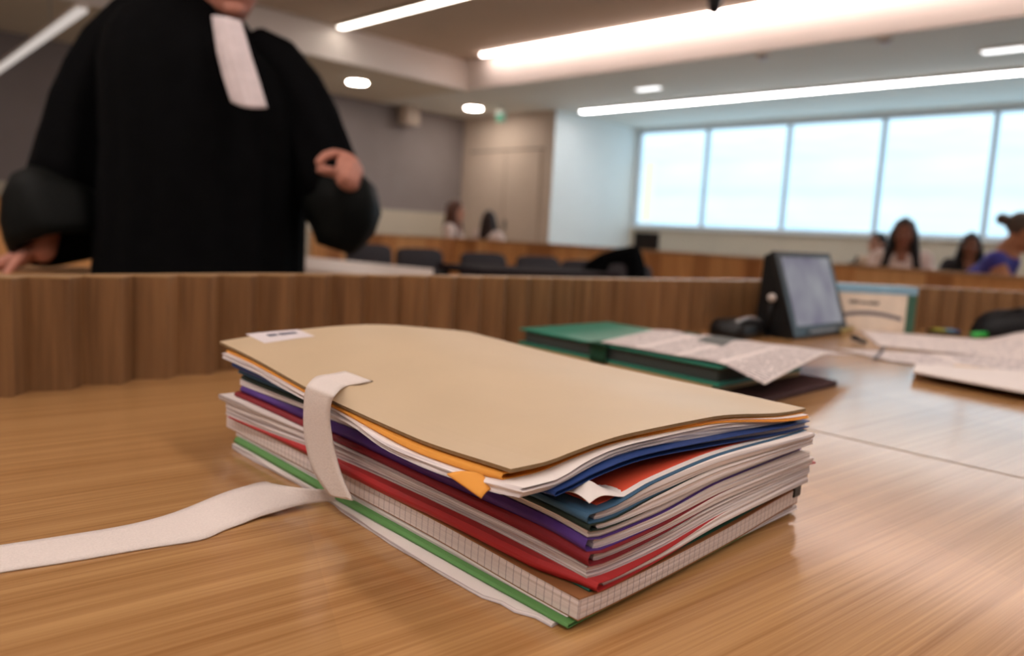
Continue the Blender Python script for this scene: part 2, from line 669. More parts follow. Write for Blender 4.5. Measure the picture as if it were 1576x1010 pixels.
def slab(name, mats, quad, k0, k1, parent=None, ns=34, nt=26, lev=0.0008, jit=0.0005, edge=None, back_t=1.0, dz0=0.0, dz1=0.0, seed=0, fray=0.0):
    """a bundle between two boundaries; quad = (F, L, R) in (a, b) metres; edge(side, x) -> outward push of that edge.
    sides are ragged sheet by sheet. mats: [top, sides]"""
    rnd = random.Random(seed or hash(name) % 1000)
    Fq, Lq, Rq = [V(q) for q in quad]
    Bq = Lq + Rq - Fq
    mb = MB()

    def ab(i, j):
        s, t = i / ns, j / nt
        p = (Fq * (1 - s) * (1 - t) + Lq * s * (1 - t) + Rq * (1 - s) * t + Bq * s * t)
        if edge:
            p = p + V((0, -edge('l', s) * (1 - t) ** 6)) + V((-edge('f', t) * (1 - s) ** 8, 0))
        return p
    bd = [(i, 0) for i in range(ns + 1)] + [(ns, j) for j in range(1, nt + 1)] + [(i, nt) for i in range(ns - 1, -1, -1)] + [(0, j) for j in range(nt - 1, 0, -1)]
    th = sum(zof(k1, *ab(i, j)) - zof(k0, *ab(i, j)) for i, j in ((0, 0), (ns, 0), (0, nt), (0, nt // 2))) / 4
    nz = max(1, int(round(th / lev)))
    offs = [[rnd.uniform(-1, 1) * jit for _ in range(4)] for _ in range(nz + 1)]
    rings = []
    for k in range(nz + 1):
        f = k / nz
        ring = []
        for i, j in bd:
            p = ab(i, j)
            o = offs[k]
            if fray:
                o = [q + fray * (mnoise.noise(V((p.x * 30, p.y * 30, k * 3.1 + seed))) ) for q in o]
            if j == 0: p = p + V((0, o[0]))
            if i == ns: p = p + V((o[1], 0))
            if j == nt: p = p + V((0, o[2]))
            if i == 0: p = p + V((o[3], 0))
            P = pab(p.x, p.y)
            z0, z1 = zof(k0, p.x, p.y) + dz0, zof(k1, p.x, p.y) + dz1
            P.z = z0 + (z1 - z0) * f
            ring.append(mb.vert(P))
        rings.append(ring)
    n = len(bd)
    run = [0.0]
    for q in range(n):
        run.append(run[-1] + (mb.v[rings[0][(q + 1) % n]] - mb.v[rings[0][q]]).length)
    for k in range(nz):
        for q in range(n):
            r = (q + 1) % n
            v0, v1 = th * k / nz, th * (k + 1) / nz
            mb.face((rings[k][q], rings[k][r], rings[k + 1][r], rings[k + 1][q]), 1, [(run[q], v0), (run[q + 1], v0), (run[q + 1], v1), (run[q], v1)])
    for ring, kk, dz, flip in ((rings[0], k0, dz0, True), (rings[-1], k1, dz1, False)):
        grid = {}
        for q, ij in enumerate(bd):
            grid[ij] = ring[q]
        for i in range(1, ns):
            for j in range(1, nt):
                p = ab(i, j); P = pab(p.x, p.y); P.z = zof(kk, p.x, p.y) + dz
                grid[(i, j)] = mb.vert(P)
        for i in range(ns):
            for j in range(nt):
                q = (grid[(i, j)], grid[(i + 1, j)], grid[(i + 1, j + 1)], grid[(i, j + 1)])
                mb.face(q[::-1] if flip else q, 0)
    return mb.build(name, mats, parent, smooth=False)


PILE = 'papers and folders bound in the tied dossier'


def folder(name, label, cat, quad, k0, k1, cmat, inset_f=.002, seed=1, card=.0004, spine=True, pages='pages', emat=None, edge=None, lev=.0008):
    """a folded card cover (fold on the long side facing the strap) with its bundle of pages inside"""
    Fq, Lq, Rq = [V(q) for q in quad]
    c = pab(*((Lq + Rq) / 2)); c.z = zof(k0, *((Lq + Rq) / 2))
    rt_ = root(name, c)
    tag(rt_, label, cat, PILE)
    Bq = Lq + Rq - Fq
    mb = MB()
    ns, nt = 34, 22

    def ab(s, t):
        p = Fq * (1 - s) * (1 - t) + Lq * s * (1 - t) + Rq * (1 - s) * t + Bq * s * t
        if edge:
            p = p + V((0, -edge('l', s) * (1 - t) ** 6)) + V((-edge('f', t) * (1 - s) ** 8, 0))
        return p
    prof = [(1 - j / nt, 0.0) for j in range(nt + 1)]
    prof += [('arc', f) for f in (.15, .35, .5, .65, .85)] if spine else []
    prof += [(j / nt, 1.0) for j in range(nt + 1)]
    out, inn_ = [], []
    for i in range(ns + 1):
        s = i / ns
        ro, ri = [], []
        for t, f in prof:
            if t == 'arc':
                p = ab(s, 0); z0, z1 = zof(k0, *p), zof(k1, *p)
                bul = min(.35 * (z1 - z0), .0016) * math.sin(math.pi * f) + .0004 * mnoise.noise(V((s * 9, seed, f * 2)))
                P = pab(p.x, p.y - bul); P.z = z0 + (z1 - z0) * f
                Q = pab(p.x, p.y - bul + card); Q.z = z0 + card + (z1 - z0 - 2 * card) * f
            else:
                p = ab(s, t); P = pab(*p); P.z = zof(k0 if f == 0 else k1, *p)
                Q = P.copy(); Q.z += card if f == 0 else -card
            ro.append(mb.vert(P)); ri.append(mb.vert(Q))
        out.append(ro); inn_.append(ri)
    m = len(prof)
    if spine:
        cuts = [(0, m - 1)]
    else:
        cuts = [(0, nt), (nt + 1, m - 1)]
    for c0, c1 in cuts:
        for i in range(ns):
            for j in range(c0, c1):
                mb.face((out[i][j], out[i][j + 1], out[i + 1][j + 1], out[i + 1][j]))
                mb.face((inn_[i][j], inn_[i + 1][j], inn_[i + 1][j + 1], inn_[i][j + 1]))
            for j in (c0, c1):
                mb.face((out[i][j], out[i + 1][j], inn_[i + 1][j], inn_[i][j]))
        for i in (0, ns):
            for j in range(c0, c1):
                mb.face((out[i][j], out[i][j + 1], inn_[i][j + 1], inn_[i][j]))
    mb.build('cover', cmat, rt_, smooth=False)
    q2 = (Fq + V((inset_f + .0035, .006)), Lq + V((-.006, .0012)), Rq + V((inset_f - .004, -.002)))
    slab(pages, [m_paper, emat or m_edge], q2, k0, k1, rt_, dz0=card * 1.05, dz1=-card * 1.05, seed=seed, lev=lev)
    return rt_


def papers(name, label, cat, quad, k0, k1, seed=1, emat=None, jit=.0005, edge=None, fray=0.0, top=None, lev=.0008, gap=.00008):
    o = slab(name, [top or m_paper, emat or m_edge], quad, k0, k1, None, seed=seed, jit=jit, edge=edge, fray=fray, lev=lev, dz0=gap)
    return tag(o, label, cat, PILE)


c_green = mat('green card', (92, 142, 80), .6, .06)
c_kraft = mat('brown kraft card', (150, 100, 62), .7, .08)
c_teal = mat('teal card', (44, 104, 88), .6, .06)
c_red = mat('red card', (176, 42, 44), .55, .06)
c_dkred = mat('wine red card', (132, 30, 40), .6, .08)
c_purple = mat('violet card', (84, 52, 132), .55, .08)
c_black = mat('dark bottle green card', (30, 44, 36), .6, .08)
c_blue = mat('royal blue card', (34, 78, 150), .5, .06)
c_verm = mat('vermilion card', (228, 86, 60), .6, .05)
c_orange = mat('orange card', (232, 158, 66), .65, .05)
c_manila = mat('manila board', (204, 180, 148), .42, .035, 14, spec=.4)
c_board_edge = mat('raw board edge', (136, 110, 78), .8, .12, 200)
m_grid = edge_mat('squared paper edges', (226, 212, 208), (214, 200, 196), lines=900, grid=.0048)


def e_white(side, x):
    if side == 'l':
        return .0085 * smoothstep((.7 - x) / .5) - .003 * (x < .1) - .003 * (x < .05) + .0008 * mnoise.noise(V((x * 60, 0, 0)))
    return 0


papers('loose_papers', 'loose white sheets at the very bottom of the pile, fanned out onto the desk', 'papers',
       ((.006, -.003), (.316, -.004), (.003, .219)), 'base', 'white', 11, m_edge_soft, .0012, e_white, .0012, gap=0)
folder('green_folder', 'bright green folder near the bottom of the pile, under the squared notebook', 'folder',
       ((-.001, -.003), (.316, -.001), (0, .219)), 'white', 'green', c_green, seed=12)
papers('grey_papers', 'thin grey-white sheets lying between the green folder and the squared notebook', 'papers',
       ((.003, .001), (.320, .001), (.002, .214)), 'green', 'grey', 13, m_edge)
nb = root('squared_notebook', pab(.16, .11) + V((0, 0, .006)))
tag(nb, 'thick notebook of squared paper with brown kraft covers, low in the pile', 'notebook', PILE)
NQ = ((-.003, .001), (.334, .000), (-.003, .214))
slab('pages', [m_paper, m_grid], NQ, 'grey', 'note', nb, dz0=.0007, dz1=-.0007, seed=14, jit=.0002, lev=.0012)
for k, nm, d in (('grey', 'back_cover', 0), ('note', 'front_cover', -.0007)):
    slab(nm, [c_kraft, c_kraft], NQ, k, k, nb, dz0=d + (.0001 if d == 0 else 0), dz1=d + .00065, seed=15, jit=.0)
tag(MB().box(pab(-.001, .211) + V((0, 0, .0165)), (.010, .006, .009), rotz(math.atan2(EB.y, EB.x))).build('binding_end', m_dark, nb, bevel=.001), 'black binding end')
folder('teal_folder', 'dark teal folder lying directly on the squared notebook', 'folder',
       ((-.001, .010), (.31, .012), (-.001, .213)), 'note', 'teal', c_teal, seed=16, inset_f=.006, pages='sheets')
E = lambda amp, c0, c1: (lambda side, x: amp * smoothstep((x - c0) / .1) * smoothstep((c1 - x) / .1) if side == 'l' else 0)
folder('red_folder', 'bright red folder above the squared notebook, its corner tip poking out', 'folder',
       ((-.005, .011), (.322, -.004), (-.004, .213)), 'teal', 'red', c_red, seed=17, inset_f=-.001,
       edge=lambda side, x: .006 * smoothstep((x - .01) / .09) * smoothstep((.8 - x) / .4) if side == 'l' else 0)
papers('grey_white_papers', 'grey-white sheaf of sheets with a torn front corner, lying on the bright red folder', 'papers',
       ((.001, .010), (.326, -.004), (-.009, .213)), 'red', 'gw', 18, m_edge_soft, .0006, fray=.0006)
pkd = slab('index_divider', [mat('pink card', (196, 112, 118), .6), mat('pink card', (196, 112, 118))], ((.05, .03), (.29, .02), (-.010, .2185)), 'gw', 'gw', None, ns=20, nt=20, seed=41, jit=0, dz0=.0000, dz1=.0012)
tag(pkd, 'pink card divider whose corner sticks out at the far short end of the pile', 'divider', PILE)
papers('flared_sheets', 'few white sheets whose far end sticks out of the pile above the red folder', 'papers',
       ((.006, .010), (.334, -.006), (-.006, .212)), 'gw', 'flare', 19, m_edge_soft, .0008)
folder('wine_red_folder', 'wine red folder beneath the violet folder', 'folder',
       ((-.001, .009), (.322, .001), (-.005, .216)), 'flare', 'dkred', c_dkred, seed=20, inset_f=-.001)
folder('violet_folder', 'violet folder with a crumpled corner, middle of the pile', 'folder',
       ((.001, .009), (.318, .004), (-.003, .212)), 'dkred', 'purple', c_purple, seed=21, inset_f=-.002)
papers('pale_papers', 'pale grey sheaf of sheets directly on the violet folder', 'papers',
       ((.002, .010), (.322, .004), (-.003, .211)), 'purple', 'pale', 22, m_edge)
folder('bottle_green_folder', 'very dark bottle green folder with a green corner tip, below the royal blue one', 'folder',
       ((.000, .009), (.32, .005), (-.004, .212)), 'pale', 'black', c_black, seed=23, inset_f=-.002)
folder('blue_folder', 'blue folder full of white pages under the vermilion sheet', 'folder',
       ((.001, .009), (.327, .006), (-.005, .2125)), 'black', 'blue', mat('blue grey card', (58, 92, 120), .6), seed=24, inset_f=-.002)
papers('vermilion_sheet', 'vermilion red sheet glimpsed in the gap above the thick white pages', 'sheet',
       ((.006, .020), (.30, .014), (.001, .205)), 'blue', 'rsheet', 25, c_verm, 0, top=c_verm)

# white sheet with its front corner crumpled up
def f_curl(u, v):
    a = lerp(.003, .30, u) + lerp(0, -.006, v) * (1 - u)
    b = lerp(.011, .211, v)
    p = pab(a, b)
    p.z = zof('blue', a, b) + .0001 + .0002
    dd = math.hypot(a - .011, b - .019)
    p.z += .0105 * max(0, 1 - dd / .0185) ** 1.15
    return p


mb = MB()
us = [0, .008, .016, .024, .032, .04, .05, .06, .07, .085, .1] + [.1 + .9 * k / 22 for k in range(1, 23)]
vs_ = [0, .01, .02, .03, .04, .05, .06, .07, .08, .1, .12, .15] + [.15 + .85 * k / 18 for k in range(1, 19)]
mb.patch(lambda u, v: f_curl(us[int(round(u * (len(us) - 1)))], vs_[int(round(v * (len(vs_) - 1)))]), len(us) - 1, len(vs_) - 1, .00025)
tag(mb.build('crumpled_sheet', m_paper), 'white sheet whose front corner is crumpled upward, beside the vermilion red one', 'sheet', PILE)

folder('navy_folder', 'navy blue folder in the upper part of the pile, blue at its far corner', 'folder',
       ((.012, -.001), (.33, .003), (-.005, .2156)), 'ub0', 'ub1', mat('navy card', (34, 62, 122), .5), seed=31, inset_f=.006)
papers('upper_papers', 'lilac-white sheets with pointed front corners, just under the orange folder', 'papers',
       ((.020, -.015), (.346, .002), (.001, .211)), 'ub1', 'top', 32, m_edge, .0009,
       lambda side, x: .008 * smoothstep((.48 - x) / .25) * smoothstep((x + .04) / .1) if side == 'l' else .004 * smoothstep((.25 - x) / .2), .0012)
orf = folder('orange_folder', 'orange folder directly beneath the beige cover, one corner hanging out', 'folder',
             ((.029, -.015), (.346, .005), (-.002, .2122)), 'top', 'orange', c_orange, seed=33, emat=c_orange, inset_f=.0, card=.0004,
             edge=lambda side, x: .0045 * smoothstep((.5 - x) / .35) * smoothstep((x + .03) / .08) if side == 'l' else 0)


def pz(x, y, h):
    return onz(x, y, TZ + h)


A, B_, C_, D_ = pz(688, 729, .0605), pz(742, 729, .0600), pz(759, 752, .0552), pz(741, 766, .0535)


def f_flap(u, v):
    p = (A * (1 - u) + B_ * u) * (1 - v) + (D_ * (1 - u) + C_ * u) * v
    p = p + V((0, 0, .0012 * math.sin(math.pi * u)))
    return p


MB().patch(f_flap, 8, 8, .0006).build('flap', c_orange, orf, smooth=True)

# ---- the beige cover with its strap
CQ = [V((.0245, -.0165)), V((.3600, .0055)), V((-.002, .2148))]
CB = CQ[1] + CQ[2] - CQ[0]


def cov_ab(u, v):
    return CQ[0] * (1 - u) * (1 - v) + CQ[1] * u * (1 - v) + CQ[2] * (1 - u) * v + CB * u * v


def f_cover(u, v):
    p = cov_ab(u, v)
    P = pab(p.x, p.y)
    P.z = zof('cov0', p.x, p.y) + .0016 + .0002
    P.z += (.0085 * smoothstep((u - .1) / .8)) * max(0.0, math.sin(math.pi * v)) ** .9
    return P


cv = root('dossier_cover', f_cover(.5, .5))
tag(cv, 'beige cardboard dossier cover on top of the pile, with white sticker and white strap', 'folder')
MB().patch(f_cover, 48, 36, .0017, 0, 1).build('cover_board', [mat('manila board', (206, 180, 142)), c_board_edge], cv, smooth=False)


def uvpix(x, y, fn):
    """nearest (u, v) of a surface under a point of view line"""
    best = None
    d = ray(x, y).normalized()
    for lvl in range(4):
        rng = [(i / 20, j / 20) for i in range(21) for j in range(21)] if lvl == 0 else [(best[1] + (i - 5) * .05 / 4 ** lvl, best[2] + (j - 5) * .05 / 4 ** lvl) for i in range(11) for j in range(11)]
        for u, v in rng:
            w = fn(u, v) - EYE
            e = (w - d * w.dot(d)).length / w.dot(d)
            if best is None or e < best[0]:
                best = (e, u, v)
    return best[1:]


def decal(fn, q, lift, nu=6, nv=6):
    """quad of (u,v) corners laid on the surface fn, slightly above it"""
    q = [V(p) for p in q]

    def g(a, b):
        p = q[0] * (1 - a) * (1 - b) + q[1] * a * (1 - b) + q[2] * a * b + q[3] * (1 - a) * b
        return fn(p.x, p.y) + V((0, 0, lift))
    return g


sq = [uvpix(*p, f_cover) for p in ((407, 529), (378, 515), (459, 508), (484, 518))]
m_label = mat('white sticker', (226, 216, 218), .5, .02)
g_st = decal(f_cover, sq, .0004)
st = MB().patch(g_st, 8, 8, .0003).build('label_sticker', m_label, cv)
m_ink = mat('printing ink', (70, 68, 92), .7, .1)
for u0_, u1_, v0_, v1_ in ((.50, .72, .28, .46), (.50, .72, .50, .84)):
    MB().patch(lambda a, b: g_st(lerp(u0_, u1_, a), lerp(v0_, v1_, b)) + V((0, 0, .00012)), 3, 3, .0001).build('printed_line', m_ink, st)

m_strap = mat('white cotton strap', (222, 210, 204), .8, .05, 900, spec=.1, bump=.2)
bl_n = V((-EB.x, -EB.y, 0))


def onb(x, y, b):                     # on the upright plane that runs along the pile's long side at offset b
    n = V((EA.y, -EA.x, 0))
    return onpl(x, y, pab(0, b), n)


def oncov(x, y, lift=.0016):
    u, v = uvpix(x, y, f_cover)
    return f_cover(u, v) + V((0, 0, lift))


lft = [oncov(531, 575), oncov(510, 579), oncov(488, 583), onb(475, 590, -.0155), onb(469, 604, -.019), onb(467, 630, -.019), onb(467, 660, -.018), onb(471, 690, -.017), onb(480, 722, -.016), onb(494, 746, -.0155), onb(508, 764, -.015)]
rgt = [oncov(571, 590), oncov(551, 594), oncov(531, 598), onb(517, 606, -.0155), onb(509, 618, -.019), onb(506, 638, -.019), onb(508, 662, -.018), onb(513, 690, -.017), onb(521, 720, -.016), onb(531, 747, -.0155), onb(542, 771, -.015)]


def strip_mesh(l, r, th, m, name, parent, nsub=4):
    """a woven band between two edge lines"""
    def dens(pts):
        out = []
        n = len(pts)
        for i in range(n - 1):
            p0, p1, p2, p3 = pts[max(i - 1, 0)], pts[i], pts[i + 1], pts[min(i + 2, n - 1)]
            for k in range(nsub):
                t = k / nsub
                out.append(.5 * ((2 * p1) + (p2 - p0) * t + (2 * p0 - 5 * p1 + 4 * p2 - p3) * t * t + (3 * p1 - p0 - 3 * p2 + p3) * t**3))
        out.append(pts[-1])
        return out
    l, r = dens(l), dens(r)
    mb = MB()
    K = 6
    top = [[mb.vert(a.lerp(b, k / K)) for k in range(K + 1)] for a, b in zip(l, r)]
    nrm = []
    for i in range(len(l)):
        t = l[min(i + 1, len(l) - 1)] - l[max(i - 1, 0)] + r[min(i + 1, len(l) - 1)] - r[max(i - 1, 0)]
        n = t.cross(r[i] - l[i]).normalized()
        if nrm and n.dot(nrm[-1]) < 0:
            n = -n
        nrm.append(n)
    if nrm[0].z > 0:
        nrm = [-n for n in nrm]
    bot = [[mb.vert(mb.v[top[i][k]] + nrm[i] * th) for k in range(K + 1)] for i in range(len(l))]
    for i in range(len(l) - 1):
        for k in range(K):
            mb.face((top[i][k], top[i + 1][k], top[i + 1][k + 1], top[i][k + 1]))
            mb.face((bot[i][k], bot[i][k + 1], bot[i + 1][k + 1], bot[i + 1][k]))
        for k in (0, K):
            mb.face((top[i][k], bot[i][k], bot[i + 1][k], top[i + 1][k]))
    for i in (0, len(l) - 1):
        for k in range(K):
            mb.face((top[i][k], top[i][k + 1], bot[i][k + 1], bot[i][k]))
    return mb.build(name, m, parent, smooth=True)


tag(strip_mesh(lft, rgt, .0008, m_strap, 'strap', cv), 'white woven strap')
# dark slot where the strap leaves the board
s0, s1 = uvpix(529, 573, f_cover), uvpix(573, 588, f_cover)
d01 = (V(s1) - V(s0)); nn = V((-d01.y, d01.x)).normalized() * .004
MB().patch(decal(f_cover, [V(s0) - nn, V(s1) - nn, V(s1) + nn, V(s0) + nn], .00022), 6, 2, .0002).build('slot', mat('dark slot', (52, 36, 26), .9), cv)
# the tail of the strap: from under the pile, twisting, then flat over the desk and out past its near edge
far_e = [pz(548, 762, .006), pz(530, 757, .0075), pz(500, 754, .0095), pz(470, 752, .011), pz(440, 748, .0105), pz(420, 744.5, .009), pz(405, 741.5, .0075), pz(375, 749, .005), pz(340, 760, .003), pz(270, 788, .0015), pz(200, 807, .001), pz(100, 824, .001), pz(0, 839, .001), pz(-120, 860, .001)]
near_e = [pz(556, 776, .0010), pz(540, 773, .0015), pz(510, 772.5, .0022), pz(480, 775, .0028), pz(450, 780, .003), pz(425, 787, .0028), pz(400, 794, .0022), pz(372, 805, .0016), pz(345, 815, .0012), pz(308, 830, .001), pz(220, 844, .001), pz(110, 863, .001), pz(0, 880, .001), pz(-125, 903, .001)]
tag(strip_mesh(far_e, near_e, .0008, m_strap, 'strap_tail', cv), 'loose white end of the strap')

# ------------------------------------------------------------------ teal folder with newspaper, behind the pile
m_teal2 = mat('teal pressboard', (40, 132, 112), .32, .05, 60, spec=.5)
m_maroon = mat('maroon card', (66, 38, 40), .6)
m_cream = mat('cream papers', (206, 172, 128), .7)
TC = V((.216, .79, TZ)); T1 = V((-.221, .255, 0)); T2 = V((.133, .137, 0))


def tq(c, l1, l2, o1=0, o2=0):
    a = c + T1.normalized() * o1 + T2.normalized() * o2
    return [a.xy, (a + T1.normalized() * l1).xy, (a + T1.normalized() * l1 + T2.normalized() * l2).xy, (a + T2.normalized() * l2).xy]


TG = 'folders stacked under the newspaper'
tag(MB().prism(tq(TC, .345, .225, -.035, -.004), TZ, TZ + .007).build('maroon_folder_and_shade', m_maroon, bevel=.001), 'dark maroon folder under the cream papers and the teal folder, its front standing in for shadow under the newspaper', 'folder', TG)  # folder stretched forward, its dark front doubles as shadow under the newspaper
tag(MB().prism(tq(TC, .30, .21, .010, .001), TZ + .007, TZ + .015).build('cream_papers', m_cream), 'cream sheaf of papers sandwiched between maroon and teal folders', 'papers', TG)
tf = root('teal_folder', TC + T1 * .5 + T2 * .5 + V((0, 0, .015)))
tag(tf, 'shiny teal pressboard folder against the fluted rail, half covered by a newspaper', 'folder', TG)
MB().prism(tq(TC, .315, .192), TZ + .0152, TZ + .019).build('back_board', m_teal2, tf)
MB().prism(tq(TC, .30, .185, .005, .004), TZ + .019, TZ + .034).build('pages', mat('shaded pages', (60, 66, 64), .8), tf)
tfc = MB().prism(tq(TC, .315, .192), [TZ + .0338, TZ + .0342, TZ + .0342, TZ + .0338], [TZ + .0362, TZ + .0366, TZ + .0366, TZ + .0362])
tfc.build('front_board', m_teal2, tf, bevel=.0006)
a = TC + T1.normalized() * .168
b = a + T2.normalized() * .196
t = T1.normalized() * .013
mb = MB()
st_pts = [(a - T2.normalized() * .003, .014), (a - T2.normalized() * .0035, .035), (a, .0375), (b, .0380), (b + T2.normalized() * .003, .035), (b + T2.normalized() * .003, .014)]
l_, r_ = [V((p.x - t.x, p.y - t.y, TZ + h)) for p, h in st_pts], [V((p.x + t.x, p.y + t.y, TZ + h)) for p, h in st_pts]
tag(strip_mesh(l_, r_, .0008, mat('dark green cloth band', (30, 78, 60), .8), 'closing_band', tf, 2), 'dark green cloth band')


def newsprint(name, lines, cols, ink=(150, 140, 142), dens=.5):
    if name in MATS:
        return MATS[name]
    m, nt, b = base_mat(name, .85, .1)
    N, L = nt.nodes.new, nt.links.new
    tc = N('ShaderNodeTexCoord'); sx = N('ShaderNodeSeparateXYZ')
    L(tc.outputs['UV'], sx.inputs[0])

    def mth(op, a, b_=None):
        n = N('ShaderNodeMath'); n.operation = op
        for k, x in enumerate((a, b_)):
            if x is None: continue
            if isinstance(x, (int, float)): n.inputs[k].default_value = x
            else: L(x, n.inputs[k])
        return n.outputs[0]
    lv = mth('MULTIPLY', sx.outputs['Y'], lines)
    on_line = mth('LESS_THAN', mth('FRACT', lv), .5)
    cu = mth('FRACT', mth('MULTIPLY', sx.outputs['X'], cols))
    in_col = mth('MULTIPLY', mth('GREATER_THAN', cu, .08), mth('LESS_THAN', cu, .93))
    cmb = N('ShaderNodeCombineXYZ')
    L(mth('MULTIPLY', sx.outputs['X'], cols * 11), cmb.inputs['X']); L(mth('FLOOR', lv), cmb.inputs['Y'])
    nz = N('ShaderNodeTexNoise'); nz.inputs['Scale'].default_value = 1.7
    L(cmb.outputs[0], nz.inputs['Vector'])
    word = mth('GREATER_THAN', nz.outputs['Fac'], 1 - dens - .08)
    fac = mth('MULTIPLY', mth('MULTIPLY', on_line, in_col), word)
    mx = N('ShaderNodeMix'); mx.data_type = 'RGBA'
    L(fac, mx.inputs['Factor'])
    mx.inputs['A'].default_value = lin((230, 218, 214)); mx.inputs['B'].default_value = lin(ink)
    L(mx.outputs['Result'], b.inputs['Base Color'])
    MATS[name] = m
    return m


m_news = newsprint('newsprint', 44, 4)
NF, NL, NB, NR = V((.252, .758, TZ + .0262)), V((.105, .915, TZ + .0392)), V((.231, 1.13, TZ + .0392)), V((.47, 1.05, TZ + .022))


def f_news(u, v):
    p = (NL * (1 - u) + NF * u) * (1 - v) + (NB * (1 - u) + NR * u) * v
    d_ = p - TC; d_.z = 0
    e1, e2 = max(0, -d_.dot(T1.normalized())), max(0, d_.dot(T2.normalized()) - .192)
    z = max(TZ + .002, TZ + .0392 - .30 * e1 ** 1.03 - .10 * e2)
    z += .0012 * math.sin(u * 7 + v * 3) ** 2 * u
    return V((p.x, p.y, z))


nw = root('newspaper', f_news(.5, .5))
tag(nw, 'printed newspaper sheet with a grey photograph, drooping over the teal folder', 'newspaper')
MB().patch(f_news, 26, 26, .0004).build('sheet', m_news, nw, smooth=True)
iq = [uvpix(*p, f_news) for p in ((1072, 525), (1112, 533), (1148, 524), (1104, 514))]
m_pict = mat('grey halftone picture', (104, 106, 104), .8, .55, 60)
MB().patch(decal(f_news, iq, .0006), 6, 6, .0002).build('printed_picture', m_pict, nw)

# ------------------------------------------------------------------ things on the far side of the desk
def wedge_screen():
    r = root('desk_screen', V((.53, 1.43, TZ)))
    tag(r, 'small black touchscreen tilted back on a wedge stand, close to the fluted rail', 'screen')
    w = V((.70, .714, 0)); n = V((.714, -.70, 0))
    bl = V((.497, 1.375, TZ + .004)); W = .235; H = .152; lean = .052
    tl = bl - n * lean + V((0, 0, H - .004))
    foot = bl - n * (lean + .012); foot.z = TZ
    upv = (tl - bl).normalized(); out = w.cross(upv).normalized()
    if out.dot(n) < 0: out = -out
    mb = MB()
    prof = [bl - out * .004 - V((0, 0, .003)), tl - out * .004, tl - out * .016, foot + V((0, 0, 0)) - n * .01]
    prof[0].z = TZ
    mb.loft([prof, [p + w * W for p in prof]])
    mb.build('wedge_stand', m_dark, r, bevel=.002)
    mb = MB()
    c = (bl + tl) / 2 + w * W / 2
    R = Matrix((w, upv, out)).transposed()
    mb.box(c + out * .001, (W + .006, (tl - bl).length + .004, .009), R)
    bz = mb.build('bezel', mat('black bezel', (18, 18, 20), .3, spec=.5), r, bevel=.002)
    MB().box(c + out * .0062 + upv * .004, (W - .035, (tl - bl).length - .028, .001), R).build('display', emit('screen glow', (176, 176, 182), .62, ((9, 9, 9), 1.0, (134, 128, 148))), bz)
    MB().box(bl + w * (W * .5) + out * .008 + upv * .006, (W * .5, .006, .002), R).build('button_strip', m_grey_pl, bz)
    return r


wedge_screen()

cu = root('conference_unit', V((.402, 1.385, TZ)))
tag(cu, 'low black conference unit with a silver arc on top, left of the tilted screen', 'microphone unit')
ax = math.atan2(.14, .137)
mb = MB()
rings = []
for z, k in ((0, 1), (.010, 1.0), (.022, .95), (.030, .82)):
    rings.append([V((.402, 1.385, TZ + z)) + rotz(ax) @ V((.056 * k * math.copysign(abs(math.cos(a)) ** .5, math.cos(a)), .035 * k * math.copysign(abs(math.sin(a)) ** .5, math.sin(a)), 0)) for a in [2 * math.pi * q / 28 for q in range(28)]])
mb.loft(rings).build('base', m_dark, cu, smooth=True)
tag(MB().tube([V((.402, 1.385, TZ + .029 + .006 * math.sin(math.pi * k / 10))) + rotz(ax) @ V((-.042 + .0084 * k, -.02, 0)) for k in range(11)], .0032, 8).build('arc_trim', mat('silver trim', (190, 190, 192), .25, metal=.6), cu, smooth=True), 'silver arc')
mc = root('desk_microphone', V((.462, 1.405, TZ)))
tag(mc, 'thin upright microphone with a pale round head, between conference unit and screen', 'microphone')
MB().tube([V((.462, 1.405, TZ)), V((.462, 1.405, TZ + .004))], .012, 16).build('foot', m_dark, mc, smooth=False)
MB().tube([V((.462, 1.405, TZ + .003)), V((.462, 1.403, TZ + .035)), V((.463, 1.40, TZ + .066))], .0028, 8).build('stem', m_dark, mc, smooth=True)
MB().ball(V((.463, 1.40, TZ + .071)), .0075).build('head', mat('pale foam', (196, 186, 180), .9), mc, smooth=True)

# carton of paper
bx = root('paper_carton', V((.735, 1.63, TZ)))
tag(bx, 'low cream carton with pale blue lid and green end, behind the tilted screen', 'box')
bd = V((.985, .10, 0)).normalized(); bn = V((-bd.y, bd.x, 0))
bc = V((.735, 1.62, TZ)); W, Dp, H = .185, .042, .094
R = Matrix((bd, bn, V((0, 0, 1)))).transposed()
MB().box(bc + V((0, 0, H * .42)), (W, Dp, H * .84), R).build('carton', mat('cream carton', (236, 220, 202), .7), bx, bevel=.001)
tag(MB().box(bc + V((0, 0, H * .92)), (W + .003, Dp + .003, H * .17), R).build('lid', mat('pale blue lid', (140, 180, 204), .5), bx, bevel=.001), 'pale blue lid')
tag(MB().box(bc + bd * (W / 2 - .009) - bn * .0006 + V((0, 0, H * .42)), (.0195, Dp + .0015, H * .835), R).build('end_panel', mat('green end', (66, 104, 88), .5), bx), 'green end')
mg = mat('grey print', (112, 104, 112), .7, .2, 400)
for k, (x0, x1, z, h) in enumerate(((-.052, -.030, .060, .006), (-.028, -.012, .059, .005), (-.010, .012, .0585, .006))):
    MB().box(bc + bd * (x0 + x1) / 2 - bn * (Dp / 2 + .0004) + V((0, 0, z)), (x1 - x0, .0006, h), R).build('printed_word', mat('dark print', (96, 82, 78), .7), bx)
mb = MB()
sw = [(-.085 + .15 * k / 12, .030 + .010 * math.sin(math.pi * k / 12)) for k in range(13)]
